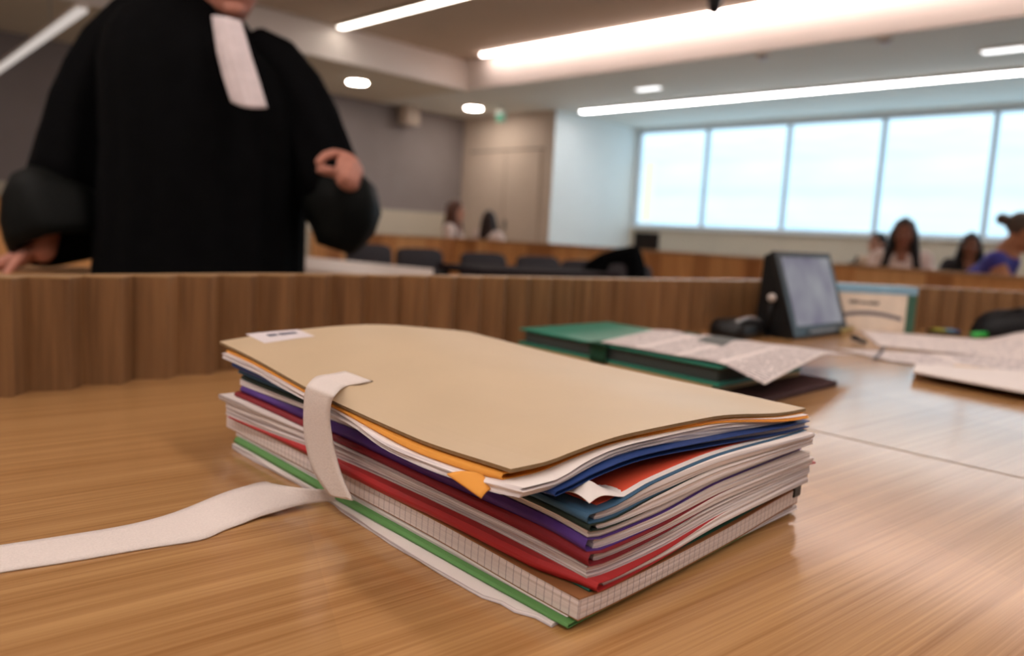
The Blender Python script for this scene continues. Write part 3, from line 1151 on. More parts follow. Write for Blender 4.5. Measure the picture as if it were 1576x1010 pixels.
for (xa, za), (xb, zb) in zip(sw, sw[1:]):
    pts = [(xa, za - .006), (xb, zb - .006), (xb, zb + .002), (xa, za + .002)]
    mb.face([mb.vert(bc + bd * x - bn * (Dp / 2 + .0005) + V((0, 0, z))) for x, z in pts])
mb.build('printed_band', mg, bx, fix=False)

# papers at the far side
PG = 'loose printed pages spread over the far side of the desk'
m_print = newsprint('printed page', 30, 1, (170, 160, 166), .35)
m_print2 = newsprint('printed form', 16, 2, (160, 150, 156), .45)


def page(name, label, q, zs, th=.0004, warp=None, m=None):
    P = [pz(x, y, z) for (x, y), z in zip(q, zs)]

    def f(u, v):
        p = (P[0] * (1 - u) + P[1] * u) * (1 - v) + (P[3] * (1 - u) + P[2] * u) * v
        if warp: p = p + V((0, 0, warp(u, v)))
        return p
    o = MB().patch(f, 20, 16, th).build(name, m or m_print, smooth=True)
    tag(o, label, 'paper', PG)
    return f


# corners: near-left, near-right, far-right, far-left
f1 = page('printed_page', 'printed page lying furthest back, one far corner curled up high', ((1352, 532), (1600, 557), (1590, 528), (1322, 508)), (.0015, .0015, .0015, .0015),
          warp=lambda u, v: .022 * smoothstep((u - .70) / .28) * smoothstep((v - .15) / .85), m=m_print)
f2 = page('printed_page', 'printed page with a pen across its edge, nearest to the newspaper', ((1372, 556), (1640, 590), (1600, 553), (1288, 537) if False else (1285, 536)), (.002, .003, .003, .002),
          m=m_print2)
pd = root('paper_sheaf', pz(1560, 590, .010))
tag(pd, 'small sheaf of white sheets whose near edge lifts off the shiny desk', 'papers', PG)
P = [pz(1404, 571, .0125), pz(1660, 618, .0125), pz(1640, 575, .006), pz(1410, 560, .006)]
MB().patch(lambda u, v: (P[0] * (1 - u) + P[1] * u) * (1 - v) + (P[3] * (1 - u) + P[2] * u) * v, 12, 6, .0022).build('sheets', m_paper, pd)
tag(MB().prism([p.xy for p in (pz(1452, 575, 0), pz(1660, 610, 0), pz(1650, 585, 0), pz(1470, 567, 0))], TZ, TZ + .0052).build('backing_card', c_cream if False else m_cream, pd), 'card backing')


def pen(name, label, p0, p1, r, m, cat='pen', grp=None, tip=None, z0=.0):
    p0, p1 = V(p0), V(p1)
    d = (p1 - p0).normalized()
    rt_ = root(name, (p0 + p1) / 2 - V((0, 0, r)))
    tag(rt_, label, cat, grp)
    MB().tube([p0, p0 + d * .004, p1 - d * .004, p1], [r * .8, r, r, r * .8], 12).build('barrel', m, rt_, smooth=True)
    MB().tube([p1, p1 + d * .008, p1 + d * .012], [r * .7, r * .45, r * .15], 10).build('tip', tip or m_dark, rt_, smooth=True)
    cp = p0 + (p1 - p0) * .3
    MB().box(cp + V((0, 0, r + .0008)), (.003, (p1 - p0).length * .35, .0012), rotz(math.atan2(d.y, d.x) - math.pi / 2)).build('clip', m_dark, rt_)
    return rt_


pen('marker_pen', 'stubby black marker lying on the far pages near the carton', pz(1311, 519, .0075), pz(1331, 526.5, .0075), .0045, m_dark)
pen('ballpoint_pen', 'slim grey ballpoint pen lying across the edge of a printed page', pz(1362, 534, .0045), pz(1346, 552, .0045), .0022, mat('grey pen', (112, 104, 110), .4))
m_neon = mat('neon green plastic', (60, 200, 90), .4)
pen('highlighter', 'neon green highlighter end right beneath the tilted screen', pz(1259, 503, .0062), pz(1257, 509, .0062), .006, m_neon, 'highlighter')
pen('highlighter', 'olive yellow highlighter between the screen and the carton', pz(1312, 506, .006), pz(1292, 510, .006), .005, mat('olive yellow plastic', (168, 150, 84), .4), 'highlighter')
pen('highlighter', 'bright green highlighter near the black bag', pz(1522, 514, .006), pz(1494, 516, .006), .006, m_neon, 'highlighter')
pen('marker_pen', 'small red marker peeking out next to the black bag', pz(1536, 508.5, .006), pz(1520, 509.5, .006), .004, mat('red plastic', (190, 50, 50), .4))
tb = root('index_tabs', pz(1452, 513, 0))
tag(tb, 'black tray of yellow and blue index tabs before the far rail', 'index tabs')
c = pz(1452, 513, 0)
MB().box(c + V((0, 0, .003)), (.060, .03, .006)).build('tray', m_dark, tb, bevel=.001)
for dx, cc, w_ in ((-.012, (196, 196, 84), .022), (.009, (120, 170, 200), .02), (.023, (60, 84, 160), .008)):
    MB().box(c + V((dx, 0, .0075)), (w_, .024, .003)).build('tab', mat('tab %d' % cc[0], cc, .5), tb)

bg = root('black_bag', V((1.075, 1.64, TZ)))
tag(bg, 'soft black bag leaning by the far rail at the edge of the view', 'bag')
mb = MB()
rings = []
for z, kx, ky in ((0, .95, 1), (.012, 1.0, 1.05), (.03, .98, 1.0), (.045, .90, .8), (.054, .72, .5), (.057, .45, .25)):
    rings.append([V((1.085 + .02 * z / .06, 1.64, TZ + z)) + V((.115 * kx * math.copysign(abs(math.cos(a)) ** .6, math.cos(a)), .042 * ky * math.copysign(abs(math.sin(a)) ** .7, math.sin(a)), .003 * math.sin(3 * a) * (z > .02))) for a in [2 * math.pi * q / 32 for q in range(32)]])
mb.loft(rings).build('body', mat('black nylon', (16, 16, 20), .6), bg, smooth=True)
MB().tube([V((1.03 + .11 * k / 8, 1.635, TZ + .052 + .012 * math.sin(math.pi * k / 8))) for k in range(9)], .003, 8).build('handle', m_dark, bg, smooth=True)

# ------------------------------------------------------------------ the room
ZS, ZR = 2.52, 2.85                      # dropped perimeter ceiling and raised centre


def ruv(p):
    return p.dot(D1), p.dot(D2)


UG, VB = ruv(onz(715, 183, ZS))          # corner of the grey and the beige wall
UA, _ = ruv(onz(847.5, 167.7, ZS))       # the white alcove wall
_, VW = ruv(onz(976, 198.2, ZS))         # the window wall
UC, VC = ruv(onz(717, 139, ZS))          # far corner of the raised centre
UMIN, VMIN = -7.0, -4.2

m_grey_wall = mat('grey acoustic panel', (140, 131, 131), .85, .04, 4)
m_beige = mat('beige wall panels', (200, 184, 170), .6, .04, 3)
m_white_wall = mat('white painted wall', (234, 238, 238), .6, .02, 3)
m_cream_wall = mat('cream painted wall', (196, 186, 170), .6, .03, 3)
m_ceil = mat('matt ceiling', (202, 184, 166), .8, .02, 2)
m_soffit = mat('soffit paint', (214, 206, 190), .7, .02, 2)
m_cove = mat('white cove paint', (232, 222, 216), .6, .01, 2)
m_floor = mat('beige carpet', (176, 160, 144), .95, .15, 60)
m_alu = mat('grey aluminium', (196, 208, 220), .4, .03, 20)


def rbox(name, m, u0, u1, v0, v1, z0, z1, kind='structure', parent=None, origin=None):
    mb = MB()
    mb.box(uv((u0 + u1) / 2, (v0 + v1) / 2, (z0 + z1) / 2), (abs(u1 - u0), abs(v1 - v0), z1 - z0), RD1)
    o = mb.build(name, m, parent, origin=origin)
    if kind and parent is None:
        o['kind'] = kind
    return o


rbox('floor', m_floor, UMIN, UG, VMIN, VW, -.1, 0)
rbox('wall_left', m_grey_wall, UG, UG + .12, VMIN, VB, 0, 2.95)
rbox('wall_back', m_beige, UA + .0, UG + .12, VB, VB + .12, 0, 2.95)
rbox('wall_alcove', m_white_wall, UA - .004, UA + .12, VB + .0006, VW, 0, 2.95)
rbox('wall_right', m_white_wall, UMIN - .12, UMIN, VMIN, VW, 0, 2.95)
rbox('wall_rear', m_cream_wall, UMIN, UG, VMIN - .12, VMIN, 0, 2.95)
rbox('trim_1', m_cream_wall, UG - .025, UG, VMIN, VB - .001, 0, 1.165)
# window wall with its opening
wp, wn = uv(0, VW, 0), D2


def onwin(x, y):
    return onpl(x, y, wp, wn)


ZSILL = sum(onwin(x, y).z for x, y in ((1050, 350.8), (1512, 370.4))) / 2
ZHEAD = sum(onwin(x, y).z for x, y in ((1050, 205.7), (1576, 174))) / 2
ZHEAD = max(ZHEAD, ZS - .05)
mull = [ruv(onwin(x, y))[0] for x, y in ((981, 280), (1084, 278), (1208.5, 277), (1353, 277), (1523, 277))]
step = mull[-2] - mull[-1]
while mull[-1] - step > UMIN + .3:
    mull.append(mull[-1] - step)
rbox('wall_window', m_cream_wall, UMIN, UA + .1, VW, VW + .14, 0, ZSILL)
rbox('wall_lintel', m_white_wall, UMIN, UA + .1, VW, VW + .14, ZHEAD, 2.95)
rbox('wall_jamb', m_white_wall, mull[0], UA + .1, VW, VW + .14, ZSILL, ZHEAD)
rbox('wall_jamb', m_white_wall, UMIN, mull[-1], VW, VW + .14, ZSILL, ZHEAD)
rbox('trim_2', m_white_wall, mull[-1], UA - .002, VW - .05, VW, ZSILL - .025, ZSILL)
g_pane = [emit('daylit blind', (146, 170, 182), 3.3, ((.5, .5, 2.2), 1.3, (132, 162, 177)))]
for i in range(len(mull) - 1):
    a, b = mull[i + 1], mull[i]
    w = MB()
    fw_ = .024
    for (x0, x1, z0, z1) in ((a, a + fw_, ZSILL, ZHEAD), (b - fw_, b, ZSILL, ZHEAD), (a + fw_, b - fw_, ZSILL, ZSILL + .04), (a + fw_, b - fw_, ZHEAD - .03, ZHEAD)):
        w.box(uv((x0 + x1) / 2, VW + .02, (z0 + z1) / 2), (x1 - x0, .06, z1 - z0), RD1)
    wo = struct(w.build('window_%d' % (i + 1), m_alu))
    MB().box(uv((a + b) / 2, VW + .045, (ZSILL + ZHEAD) / 2), (b - a - .04, .004, ZHEAD - ZSILL - .04), RD1).build('pane', g_pane[0], wo)
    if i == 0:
        MB().box(uv(b - .17, VW + .040, ZSILL + .50), (.2, .002, .86), RD1).build('pane_glow_strip', emit('yellow glow in the pane', (243, 246, 232), 1.0), wo)  # glowing strip that paints a pale yellow stripe over the first pane

# double door in the beige wall (thin joints) and its head panel
d0 = ruv(onpl(724, 232, uv(0, VB), D2))[0]; d1 = ruv(onpl(838, 222, uv(0, VB), D2))[0]
zd = onpl(777, 233, uv(0, VB), D2).z
dm = ruv(onpl(777, 300, uv(0, VB), D2))[0]
m_gap = mat('door joint', (96, 82, 72), .9)
dr = MB()
for a, b in ((d1 + .03, dm - .008), (dm + .008, d0)):
    dr.box(uv((a + b) / 2, VB - .012, zd / 2), (b - a, .024, zd - .01), RD1)
dob = struct(dr.build('door_1', m_beige))
mb = MB()
mb.box(uv((d0 + d1) / 2, VB - .003, zd + .012), (d0 - d1, .006, .02), RD1)
mb.box(uv(dm, VB - .003, zd / 2), (.016, .006, zd), RD1)
struct(mb.build('door_1_joint', m_gap))
hb = MB().box(uv(dm - .06, VB - .045, 1.05), (.02, .04, .14), RD1).build('door_handle', mat('door handle', (150, 150, 150), .3, metal=.8), dob)

# ceilings
VCEND, UCEND = -3.0, -5.6
rbox('ceiling', m_ceil, UCEND - .1, UC + .1, VCEND - .1, VC + .1, ZR, ZR + .1)
for nm, a in (('ceiling_soffit_far', (UMIN, UG, VC, VW)), ('ceiling_soffit_left', (UC, UG, VMIN, VC)),
              ('ceiling_soffit_right', (UMIN, UCEND, VMIN, VC)), ('ceiling_soffit_rear', (UCEND, UC, VMIN, VCEND))):
    u0_, u1_, v0_, v1_ = a
    so = rbox(nm, [mat('window-lit soffit paint', (228, 230, 226), .7, .02, 2) if 'far' in nm else m_soffit], u0_, u1_, v0_, v1_, ZS, ZR + .1)  # far soffit painted whiter to carry the light from the windows
# white cove faces around the raised centre
rbox('trim_3', m_cove, UCEND, UC, VC - .004, VC, ZS + .002, ZR)
rbox('trim_4', m_cove, UC - .004, UC, VCEND, VC - .004, ZS + .002, ZR)

# lamps
e_led = emit('warm white led', (255, 244, 230), 9.0)
e_added = emit('added overhead led row', (255, 242, 234), 10.2)  # glow of the unseen lamp rows added overhead
e_low = emit('white led long', (252, 250, 250), 26.0)
e_spot = emit('white led spot', (255, 240, 226), 85.0)
e_cove = emit('cove led', (255, 234, 226), 15.0)
e_pend = emit('pendant diffuser', (226, 214, 206), .75)


def line_lamp(label, u0, u1, v, z, w=.07, m=None, h=.03, group=None, name='linear_lamp'):
    r = root(name, uv((u0 + u1) / 2, v, z))
    tag(r, label, 'lamp', group)
    MB().box(uv((u0 + u1) / 2, v, z - h / 2), (abs(u1 - u0) + .02, w + .014, h), RD1).build('housing', mat('lamp housing', (214, 208, 200), .5), r)
    MB().box(uv((u0 + u1) / 2, v, z - h - .003), (abs(u1 - u0), w, .006), RD1).build('diffuser', m or e_led, r)
    return r


ua, va = ruv(onz(524.6, 42.8, ZR - .03))
line_lamp('bright linear lamp on the raised ceiling above the robed person', ua - 4.2, ua, va, ZR, .075)
for vv, uu0, uu1, lab in ((1.3, -3.4, 1.5, 'added ceiling lamp out of view, first row in front of the fluted rail'), (-.7, -2.2, 4.4, 'added ceiling lamp out of view, above the desk'), (-2.5, -3.0, 3.4, 'added ceiling lamp out of view, behind the desk')):  # unseen overhead rows, added to brighten the desk and the room
    line_lamp(lab, uu0, uu1, vv, ZR, .24, m=e_added)
ub, vb = ruv(onz(896, 172.5, ZS - .03))
line_lamp('long bright linear lamp on the lower ceiling in front of the windows', ub - 6.3, ub, vb, ZS, .075, m=e_low)
cr_ = root('cove_lamp', uv((UC + UCEND) / 2, VC - .06, ZR))
tag(cr_, 'long light strip tucked at the top of the white cove', 'lamp')
uc0 = ruv(onz(741, 94, ZR - .02))[0] - .2
MB().box(uv((uc0 + UCEND) / 2, VC - .125, ZR - .012), (uc0 - UCEND, .05, .024), RD1).build('strip', e_cove, cr_)
# hanging linear lamp at the far left
h_ = 1.1
pa, pb = onz(128, 14, EYE.z + h_), onz(-40, 134, EYE.z + h_)
pl = root('pendant_lamp', (pa + pb) / 2)
tag(pl, 'pale suspended linear lamp in front of the grey wall, beside the robed shoulder', 'lamp')
dd = (pb - pa); dn = V((-dd.y, dd.x, 0)).normalized()
Rl = Matrix((dd.normalized(), dn, V((0, 0, 1)))).transposed()
MB().box((pa + pb) / 2 + V((0, 0, .022)), (dd.length, .055, .03), Rl).build('housing', m_cove, pl, bevel=.01)
MB().box((pa + pb) / 2, (dd.length - .02, .05, .02), Rl).build('diffuser', e_pend, pl)
for f in (.2, .8):
    q = pa.lerp(pb, f)
    ztop = ZR if (ruv(q)[0] < UC and ruv(q)[1] < VC) else ZS
    MB().tube([q + V((0, 0, .03)), V((q.x, q.y, ztop))], .004, 6).build('hanging_wire', m_grey_pl, pl)

for lab, px, py in (('round downlight above the grey wall, nearer the robed person', 550, 126), ('round downlight close to the green exit sign', 729, 166)):
    c = onz(px, py, ZS)
    r = root('downlight', c); tag(r, lab, 'lamp', 'round ceiling downlights')
    MB().tube([c - V((0, 0, .008)), c], .125, 24).build('trim_ring', m_cove, r)
    MB().tube([c - V((0, 0, .012)), c - V((0, 0, .0085))], .108, 24).build('lens', e_spot, r)
for lab, px, py in (('short recessed lamp on the lower ceiling, above the first window pane', 998, 135), ('short recessed lamp on the lower ceiling at the right edge', 1545, 75)):
    c = onz(px, py, ZS)
    r = root('recessed_lamp', c); tag(r, lab, 'lamp', 'short recessed ceiling lamps')
    MB().box(c - V((0, 0, .006)), (.32, .12, .012), RD1).build('frame', m_cove, r)
    MB().box(c - V((0, 0, .014)), (.28, .085, .005), RD1).build('lens', emit('recessed led', (240, 240, 240), 3), r)
for lab, px, py in (('small white ceiling sensor under the bright cove, above the second window', 1175, 85), ('small white ceiling sensor under the bright cove, further right', 1363, 60)):
    c = onz(px, py, ZS)
    r = root('ceiling_sensor', c); tag(r, lab, 'sensor', 'white ceiling sensors')
    MB().tube([c - V((0, 0, .02)), c], .055, 18).build('base', m_cove, r)
    MB().ball(c - V((0, 0, .022)), (.04, .04, .025)).build('dome', mat('sensor dome', (220, 226, 240), .3), r, smooth=True)
c = onz(1101, -2, 2.66)
pj = root('ceiling_projector', V((c.x, c.y, ZR)))
tag(pj, 'black device hanging from the raised ceiling at the top edge', 'projector')
MB().tube([c + V((0, 0, -.10)), c + V((0, 0, -.06)), c + V((0, 0, .02)), c + V((0, 0, .06))], [.03, .045, .06, .05], 18).build('body', m_dark, pj, smooth=True)
MB().tube([c + V((0, 0, .05)), V((c.x, c.y, ZR))], .015, 8).build('stem', m_dark, pj)
# exit sign
c = onz(771, 179, 2.415)
ex = root('exit_sign', c + V((0, 0, .07)))
tag(ex, 'small green exit sign hanging above the beige double door', 'sign')
Rx = RD1
MB().box(c, (.14, .03, .14), Rx).build('housing', mat('exit housing', (210, 226, 222), .4), ex, bevel=.004)
MB().box(c - D2 * .017 - V((0, 0, .022)), (.132, .004, .085), Rx).build('green_panel', emit('green exit panel', (40, 170, 130), .75), ex)
mb = MB()
mb.box(c - D2 * .020 - V((0, 0, .022)) + D1 * .012, (.06, .003, .012), Rx)
ar = c - D2 * .020 - V((0, 0, .022))
mb.face([mb.vert(ar - D1 * .045), mb.vert(ar - D1 * .018 + V((0, 0, .024))), mb.vert(ar - D1 * .018 - V((0, 0, .024)))])
mb.build('arrow', mat('white marking', (230, 240, 235), .5), ex, fix=False)
MB().tube([c + V((0, 0, .065)), V((c.x, c.y, ZS))], .008, 8).build('stem', m_grey_pl, ex)
# wall speaker
c = onpl(630, 178, uv(UG - .13, 0), D1)
sp = root('wall_speaker', c - V((0, 0, .12)))
tag(sp, 'boxy grey loudspeaker high on the grey wall', 'speaker')
MB().box(c, (.18, .22, .24), RD1).build('cabinet', mat('speaker cabinet', (206, 190, 176), .6), sp, bevel=.01)
MB().box(c - D1 * .092, (.006, .19, .21), RD1).build('grille', mat('speaker grille', (190, 174, 162), .8), sp)
MB().box(c + D1 * .11 + D2 * -.06, (.05, .06, .12), RD1).build('bracket', mat('speaker bracket', (60, 54, 50), .6), sp)

# ------------------------------------------------------------------ public rail, chairs, tables
ZRAIL = .865
rp = [onz(x, y, ZRAIL) for x, y in ((1576, 425.2), (1290, 405.3), (1177.6, 396.3))]
e = (rp[0] - rp[2]).normalized()
q840 = onz(840, 374.6, ZRAIL)
far_end = onz(455, 354.0, ZRAIL)
line = [(rp[0] + e * 1.6).xy.to_3d(), rp[0].xy.to_3d(), rp[1].xy.to_3d(), rp[2].xy.to_3d(), q840.xy.to_3d(), onz(700, 366, ZRAIL).xy.to_3d(), onz(566, 359.2, ZRAIL).xy.to_3d(), far_end.xy.to_3d()]
m_cap = mat('pale oak rail cap', (186, 140, 96), .45, .06)
pr = root('public_rail', line[2])
tag(pr, 'low oak board rail crossing the room in front of the seated public', 'rail')
mb = MB(); mc_ = MB()
pts = resample(line, .15)
rnd = random.Random(3)
for a, b in zip(pts, pts[1:]):
    t = (b - a); ang = math.atan2(t.y, t.x)
    k = rnd.uniform(-.006, .006)
    n = V((-t.y, t.x, 0)).normalized()
    mb.box((a + b) / 2 + n * k + V((0, 0, (ZRAIL - .02) / 2)), (t.length - .004, .05, ZRAIL - .02), rotz(ang), rnd.choice((0, 0, 1, 2)))
mb.build('boards', [wood('golden oak board', (198, 134, 80), (232, 172, 112), 'z', rough=.5, fine=30, along=2), wood('brown oak board', (164, 106, 62), (200, 140, 88), 'z', rough=.5, fine=30, along=2), wood('light oak board', (212, 154, 98), (240, 186, 128), 'z', rough=.5, fine=30, along=2)], pr)
for a, b in zip(pts, pts[1:]):
    t = (b - a)
    mc_.box((a + b) / 2 + V((0, 0, ZRAIL - .01)), (t.length + .01, .075, .02), rotz(math.atan2(t.y, t.x)))
mc_.build('cap', m_cap, pr)

# oak partition at the far left, behind the robed person's arm
a_, b_ = ondep(-170, 300, 3.3), ondep(330, 330, 3.1)
pt = root('oak_partition', V(((a_.x + b_.x) / 2, (a_.y + b_.y) / 2, 0)))
tag(pt, 'upright oak partition behind the robed person, beside the hand on the desk', 'partition')
t = (b_ - a_); t.z = 0; ang = math.atan2(t.y, t.x); zt_ = ondep(2, 302, 3.25).z
mb = MB()
n_ = 9
for k in range(n_):
    f = (k + .5) / n_
    p = a_.lerp(b_, f)
    mb.box(V((p.x, p.y, (zt_ - .02) / 2)), (t.length / n_ - .006, .04, zt_ - .02), rotz(ang))
mb.build('boards', m_bench, pt)
p = (a_ + b_) / 2
MB().box(V((p.x, p.y, zt_ - .01)), (t.length + .02, .06, .02), rotz(ang)).build('cap', m_cap, pt)

# narrow counter beneath the robed person's hand
ct = root('oak_counter', V((-1.48, 1.86, 0)))
tag(ct, 'narrow oak counter on which the robed person leans', 'counter')
MB().box(V((-1.44, 1.86, .775)), (.92, .46, .03)).build('top', m_cap, ct, bevel=.004)
MB().box(V((-1.48, 2.02, .38)), (.80, .03, .76)).build('front_panel', m_bench, ct)
for x in (-1.86, -1.10):
    MB().box(V((x, 1.72, .38)), (.04, .04, .76)).build('leg', m_bench, ct)

# white-topped table to the right of the robe
wq = [onz(430, 391, TZ), onz(667, 414, TZ)]
nr = V((wq[1].x * .62, wq[1].y * .62, 0)); nl = V((wq[0].x + .05, wq[0].y - .75, 0))
wt = root('white_table', V((-.8, 3.0, 0)))
tag(wt, 'white-topped table to the right of the robed person, behind the fluted rail', 'table')
quad = [wq[0].xy, wq[1].xy, (wq[1].x * .74, wq[1].y * .74), (nl.x, nl.y)]
MB().prism(quad, TZ - .03, TZ).build('table_top', mat('white laminate', (240, 226, 218), .4, .02), wt)
for q in quad:
    cxy = V((sum(p[0] for p in quad) / 4, sum(p[1] for p in quad) / 4)); qq = V((q[0], q[1])).lerp(cxy, .12)
    MB().box(V((qq.x, qq.y, (TZ - .03) / 2)), (.04, .04, TZ - .03), rotz(.5)).build('leg', m_grey_pl, wt)

# long dark table before the chairs
ZD = .75
c0, c1 = onz(672, 405, ZD), onz(868, 411.5, ZD)
tdir = (c1 - c0).normalized(); tn = V((tdir.y, -tdir.x, 0))
if tn.y > 0: tn = -tn
dt = root('dark_table', V(((c0.x + c1.x) / 2, (c0.y + c1.y) / 2 - .3, 0)))
tag(dt, 'long dark table beyond the white-topped one, in front of the grey chairs', 'table')
quad = [c0.xy, c1.xy, (c1 + tn * .6).xy, (c0 + tn * .6).xy]
MB().prism(quad, ZD - .03, ZD).build('table_top', mat('dark laminate', (40, 31, 35), .8, spec=.08), dt)
for q in quad:
    cxy = V((sum(p[0] for p in quad) / 4, sum(p[1] for p in quad) / 4)); qq = V((q[0], q[1])).lerp(cxy, .1)
    MB().box(V((qq.x, qq.y, (ZD - .03) / 2)), (.04, .04, ZD - .03), rotz(.5)).build('leg', m_dark, dt)

m_chair = mat('charcoal upholstery', (66, 62, 66), .9, .1, 80)
m_chrome = mat('grey steel', (120, 120, 124), .35, metal=.7)


def copy_tree(o, parent=None):
    c = o.copy(); COL.objects.link(c)
    if parent is not None:
        c.parent = parent
    for ch in [k for k in bpy.data.objects if k.parent == o]:
        copy_tree(ch, c)
    return c


def make_chair():
    r = root('upholstered_chair', (0, 0, 0))
    mb = MB(); rings = []
    for z, k in ((.43, .94), (.44, 1), (.47, 1), (.482, .93)):
        rings.append([V((.23 * k * math.copysign(abs(math.cos(a)) ** .4, math.cos(a)), .22 * k * math.copysign(abs(math.sin(a)) ** .4, math.sin(a)), z)) for a in [2 * math.pi * q / 28 for q in range(28)]])
    mb.loft(rings).build('seat', m_chair, r, smooth=True)
    mb = MB(); rings = []
    for y, k in ((-.205, .93), (-.215, 1), (-.245, 1), (-.258, .93)):
        rings.append([V((.225 * k * math.copysign(abs(math.cos(a)) ** .35, math.cos(a)), y - .05 * (.5 + .5 * math.sin(a)), .635 + .16 * k * math.copysign(abs(math.sin(a)) ** .35, math.sin(a)))) for a in [2 * math.pi * q / 28 for q in range(28)]])
    mb.loft(rings).build('backrest', m_chair, r, smooth=True)
    for sx in (-1, 1):
        MB().tube([V((sx * .20, -.20, .43)), V((sx * .205, -.235, .60))], .011, 8).build('back_support', m_chrome, r, smooth=True)
        for sy in (-1, 1):
            MB().tube([V((sx * .19, sy * .18, .435)), V((sx * .215, sy * .21, 0))], .012, 8).build('leg', m_chrome, r, smooth=True)
    return r


chair0 = make_chair()
spots = [((601, 378), 'empty charcoal chair beside the white-topped table, first of the row'), ((684, 385), 'empty charcoal chair second from the white-topped table'),
         ((788, 392.5), 'empty charcoal chair in the middle of the row'), ((876, 398), 'empty charcoal chair next to the draped black gown'),
         ((1030, 411), 'charcoal chair barely rising over the fluted rail, right of the black gown')]
for k, ((px, py), lab) in enumerate(spots):
    o = chair0 if k == 0 else copy_tree(chair0)
    p = onz(px, py, .795)
    o.location = (p.x, p.y, 0)
    o.rotation_euler = (0, 0, YA + math.pi / 2 + math.pi / 2 + .05)
    o['label'] = lab; o['category'] = 'chair'; o['group'] = 'charcoal chairs in a row before the public rail'
# gown thrown over a chair
gq = ondep(945, 412, 4.78)
oc = copy_tree(chair0)
oc.location = (gq.x + .03, gq.y + .06, 0); oc.rotation_euler = (0, 0, YA + math.pi)
oc['label'] = 'charcoal chair hidden beneath the draped black gown'; oc['category'] = 'chair'; oc['group'] = 'charcoal chairs in a row before the public rail'
m_robe = mat('black robe wool', (9, 9, 11), .9, .2, 25, spec=.06)
mb = MB(); rings = []
prof = [(0.42, .25, .12, -.03), (0.60, .24, .12, -.03), (.74, .20, .11, -.01), (.80, .17, .10, .01), (.85, .125, .085, .04), (.885, .07, .06, .08), (.905, .02, .03, .11)]
for z, kx, ky, off in prof:
    rings.append([gq.xy.to_3d() + V((off + .0, 0, z)) + V((kx * math.cos(a) * (1 + .05 * math.cos(7 * a)), ky * math.sin(a) * (1 + .08 * math.cos(7 * a)), 0)) for a in [2 * math.pi * q / 36 for q in range(36)]])
tag(mb.loft(rings).build('draped_gown', m_robe, smooth=True), 'black gown draped over a chair back in a peaked heap', 'gown')
# monitor behind the public rail
mq = ondep(995, 371, 7.3)
mo = root('desk_monitor', V((mq.x, mq.y, .74))); tag(mo, 'small black monitor just above the public rail, before the window', 'monitor')
MB().box(V((mq.x, mq.y, mq.z - .0)), (.235, .03, .16), rotz(.05)).build('screen_back', m_dark, mo, bevel=.006)
MB().box(V((mq.x, mq.y + .02, .74 + (mq.z - .84) / 2)), (.04, .02, mq.z - .06 - .74), rotz(.05)).build('stand', m_dark, mo)
MB().box(V((mq.x, mq.y + .01, .745)), (.16, .12, .01)).build('base', m_dark, mo)
ut = root('usher_desk', V((mq.x, mq.y, 0))); tag(ut, 'plain desk behind the public rail carrying the black monitor', 'desk')
MB().box(V((mq.x, mq.y + .05, .725)), (.9, .5, .03)).build('table_top', m_bench, ut)
for sx in (-.4, .4):
    MB().box(V((mq.x + sx, mq.y + .05, .355)), (.04, .44, .71)).build('leg', m_bench, ut)
# small microphone on the public rail
c = onz(1317, 407, ZRAIL)
mk = root('rail_microphone', V((c.x, c.y + .02, ZRAIL))); tag(mk, 'small dark microphone standing on the public rail, left of the long-haired woman', 'microphone')
MB().tube([V((c.x, c.y + .02, ZRAIL)), V((c.x, c.y + .02, ZRAIL + .012))], .035, 16).build('base', m_dark, mk)
MB().tube([V((c.x, c.y + .02, ZRAIL + .01)), V((c.x + .01, c.y + .01, ZRAIL + .05))], [.006, .012], 10).build('head', m_dark, mk, smooth=True)


# ------------------------------------------------------------------ people
def skin(name, c):
    return mat(name, c, .55, .08, 30, spec=.3)


def frame_of(fwd):
    f = V(fwd).normalized()
    r = f.cross(V((0, 0, 1))).normalized()
    u = r.cross(f)
    return Matrix((r, f, u)).transposed()          # local x right, y forward, z up


def head_shape(mb, c, R, s=1.0, neck=None, neck_r=.055):
    P = lambda x, y, z: c + R @ V((x * s, y * s, z * s))
    mb.ball(P(0, -.012, .03), (.076 * s, .096 * s, .092 * s), R=R)
    mb.ball(P(0, .022, -.045), (.060 * s, .066 * s, .070 * s), R=R)
    mb.ball(P(0, .062, -.098), (.026 * s, .024 * s, .020 * s), R=R)
    mb.ball(P(0, .030, -.085), (.046 * s, .045 * s, .030 * s), R=R)
    mb.capsule(P(0, .086, .018), .009 * s, P(0, .108, -.022), .014 * s, 10, 3)
    for sx in (-1, 1):
        mb.ball(P(sx * .016, .095, -.026), .010 * s, 8, 6)
        mb.ball(P(sx * .040, .062, -.025), (.026 * s, .024 * s, .024 * s), 10, 8)
        mb.ball(P(sx * .077, -.008, -.006), (.010 * s, .020 * s, .032 * s), 10, 8, R=R)
        mb.capsule(P(sx * .012, .083, .034), .010 * s, P(sx * .048, .070, .036), .008 * s, 8, 3)
    mb.capsule(P(-.022, .079, -.058), .007 * s, P(.022, .079, -.058), .007 * s, 8, 3)
    mb.capsule(P(-.018, .079, -.068), .008 * s, P(.018, .079, -.068), .008 * s, 8, 3)
    if neck is not None:
        mb.capsule(P(0, -.015, -.05), neck_r * s, neck, neck_r * 1.08 * s)


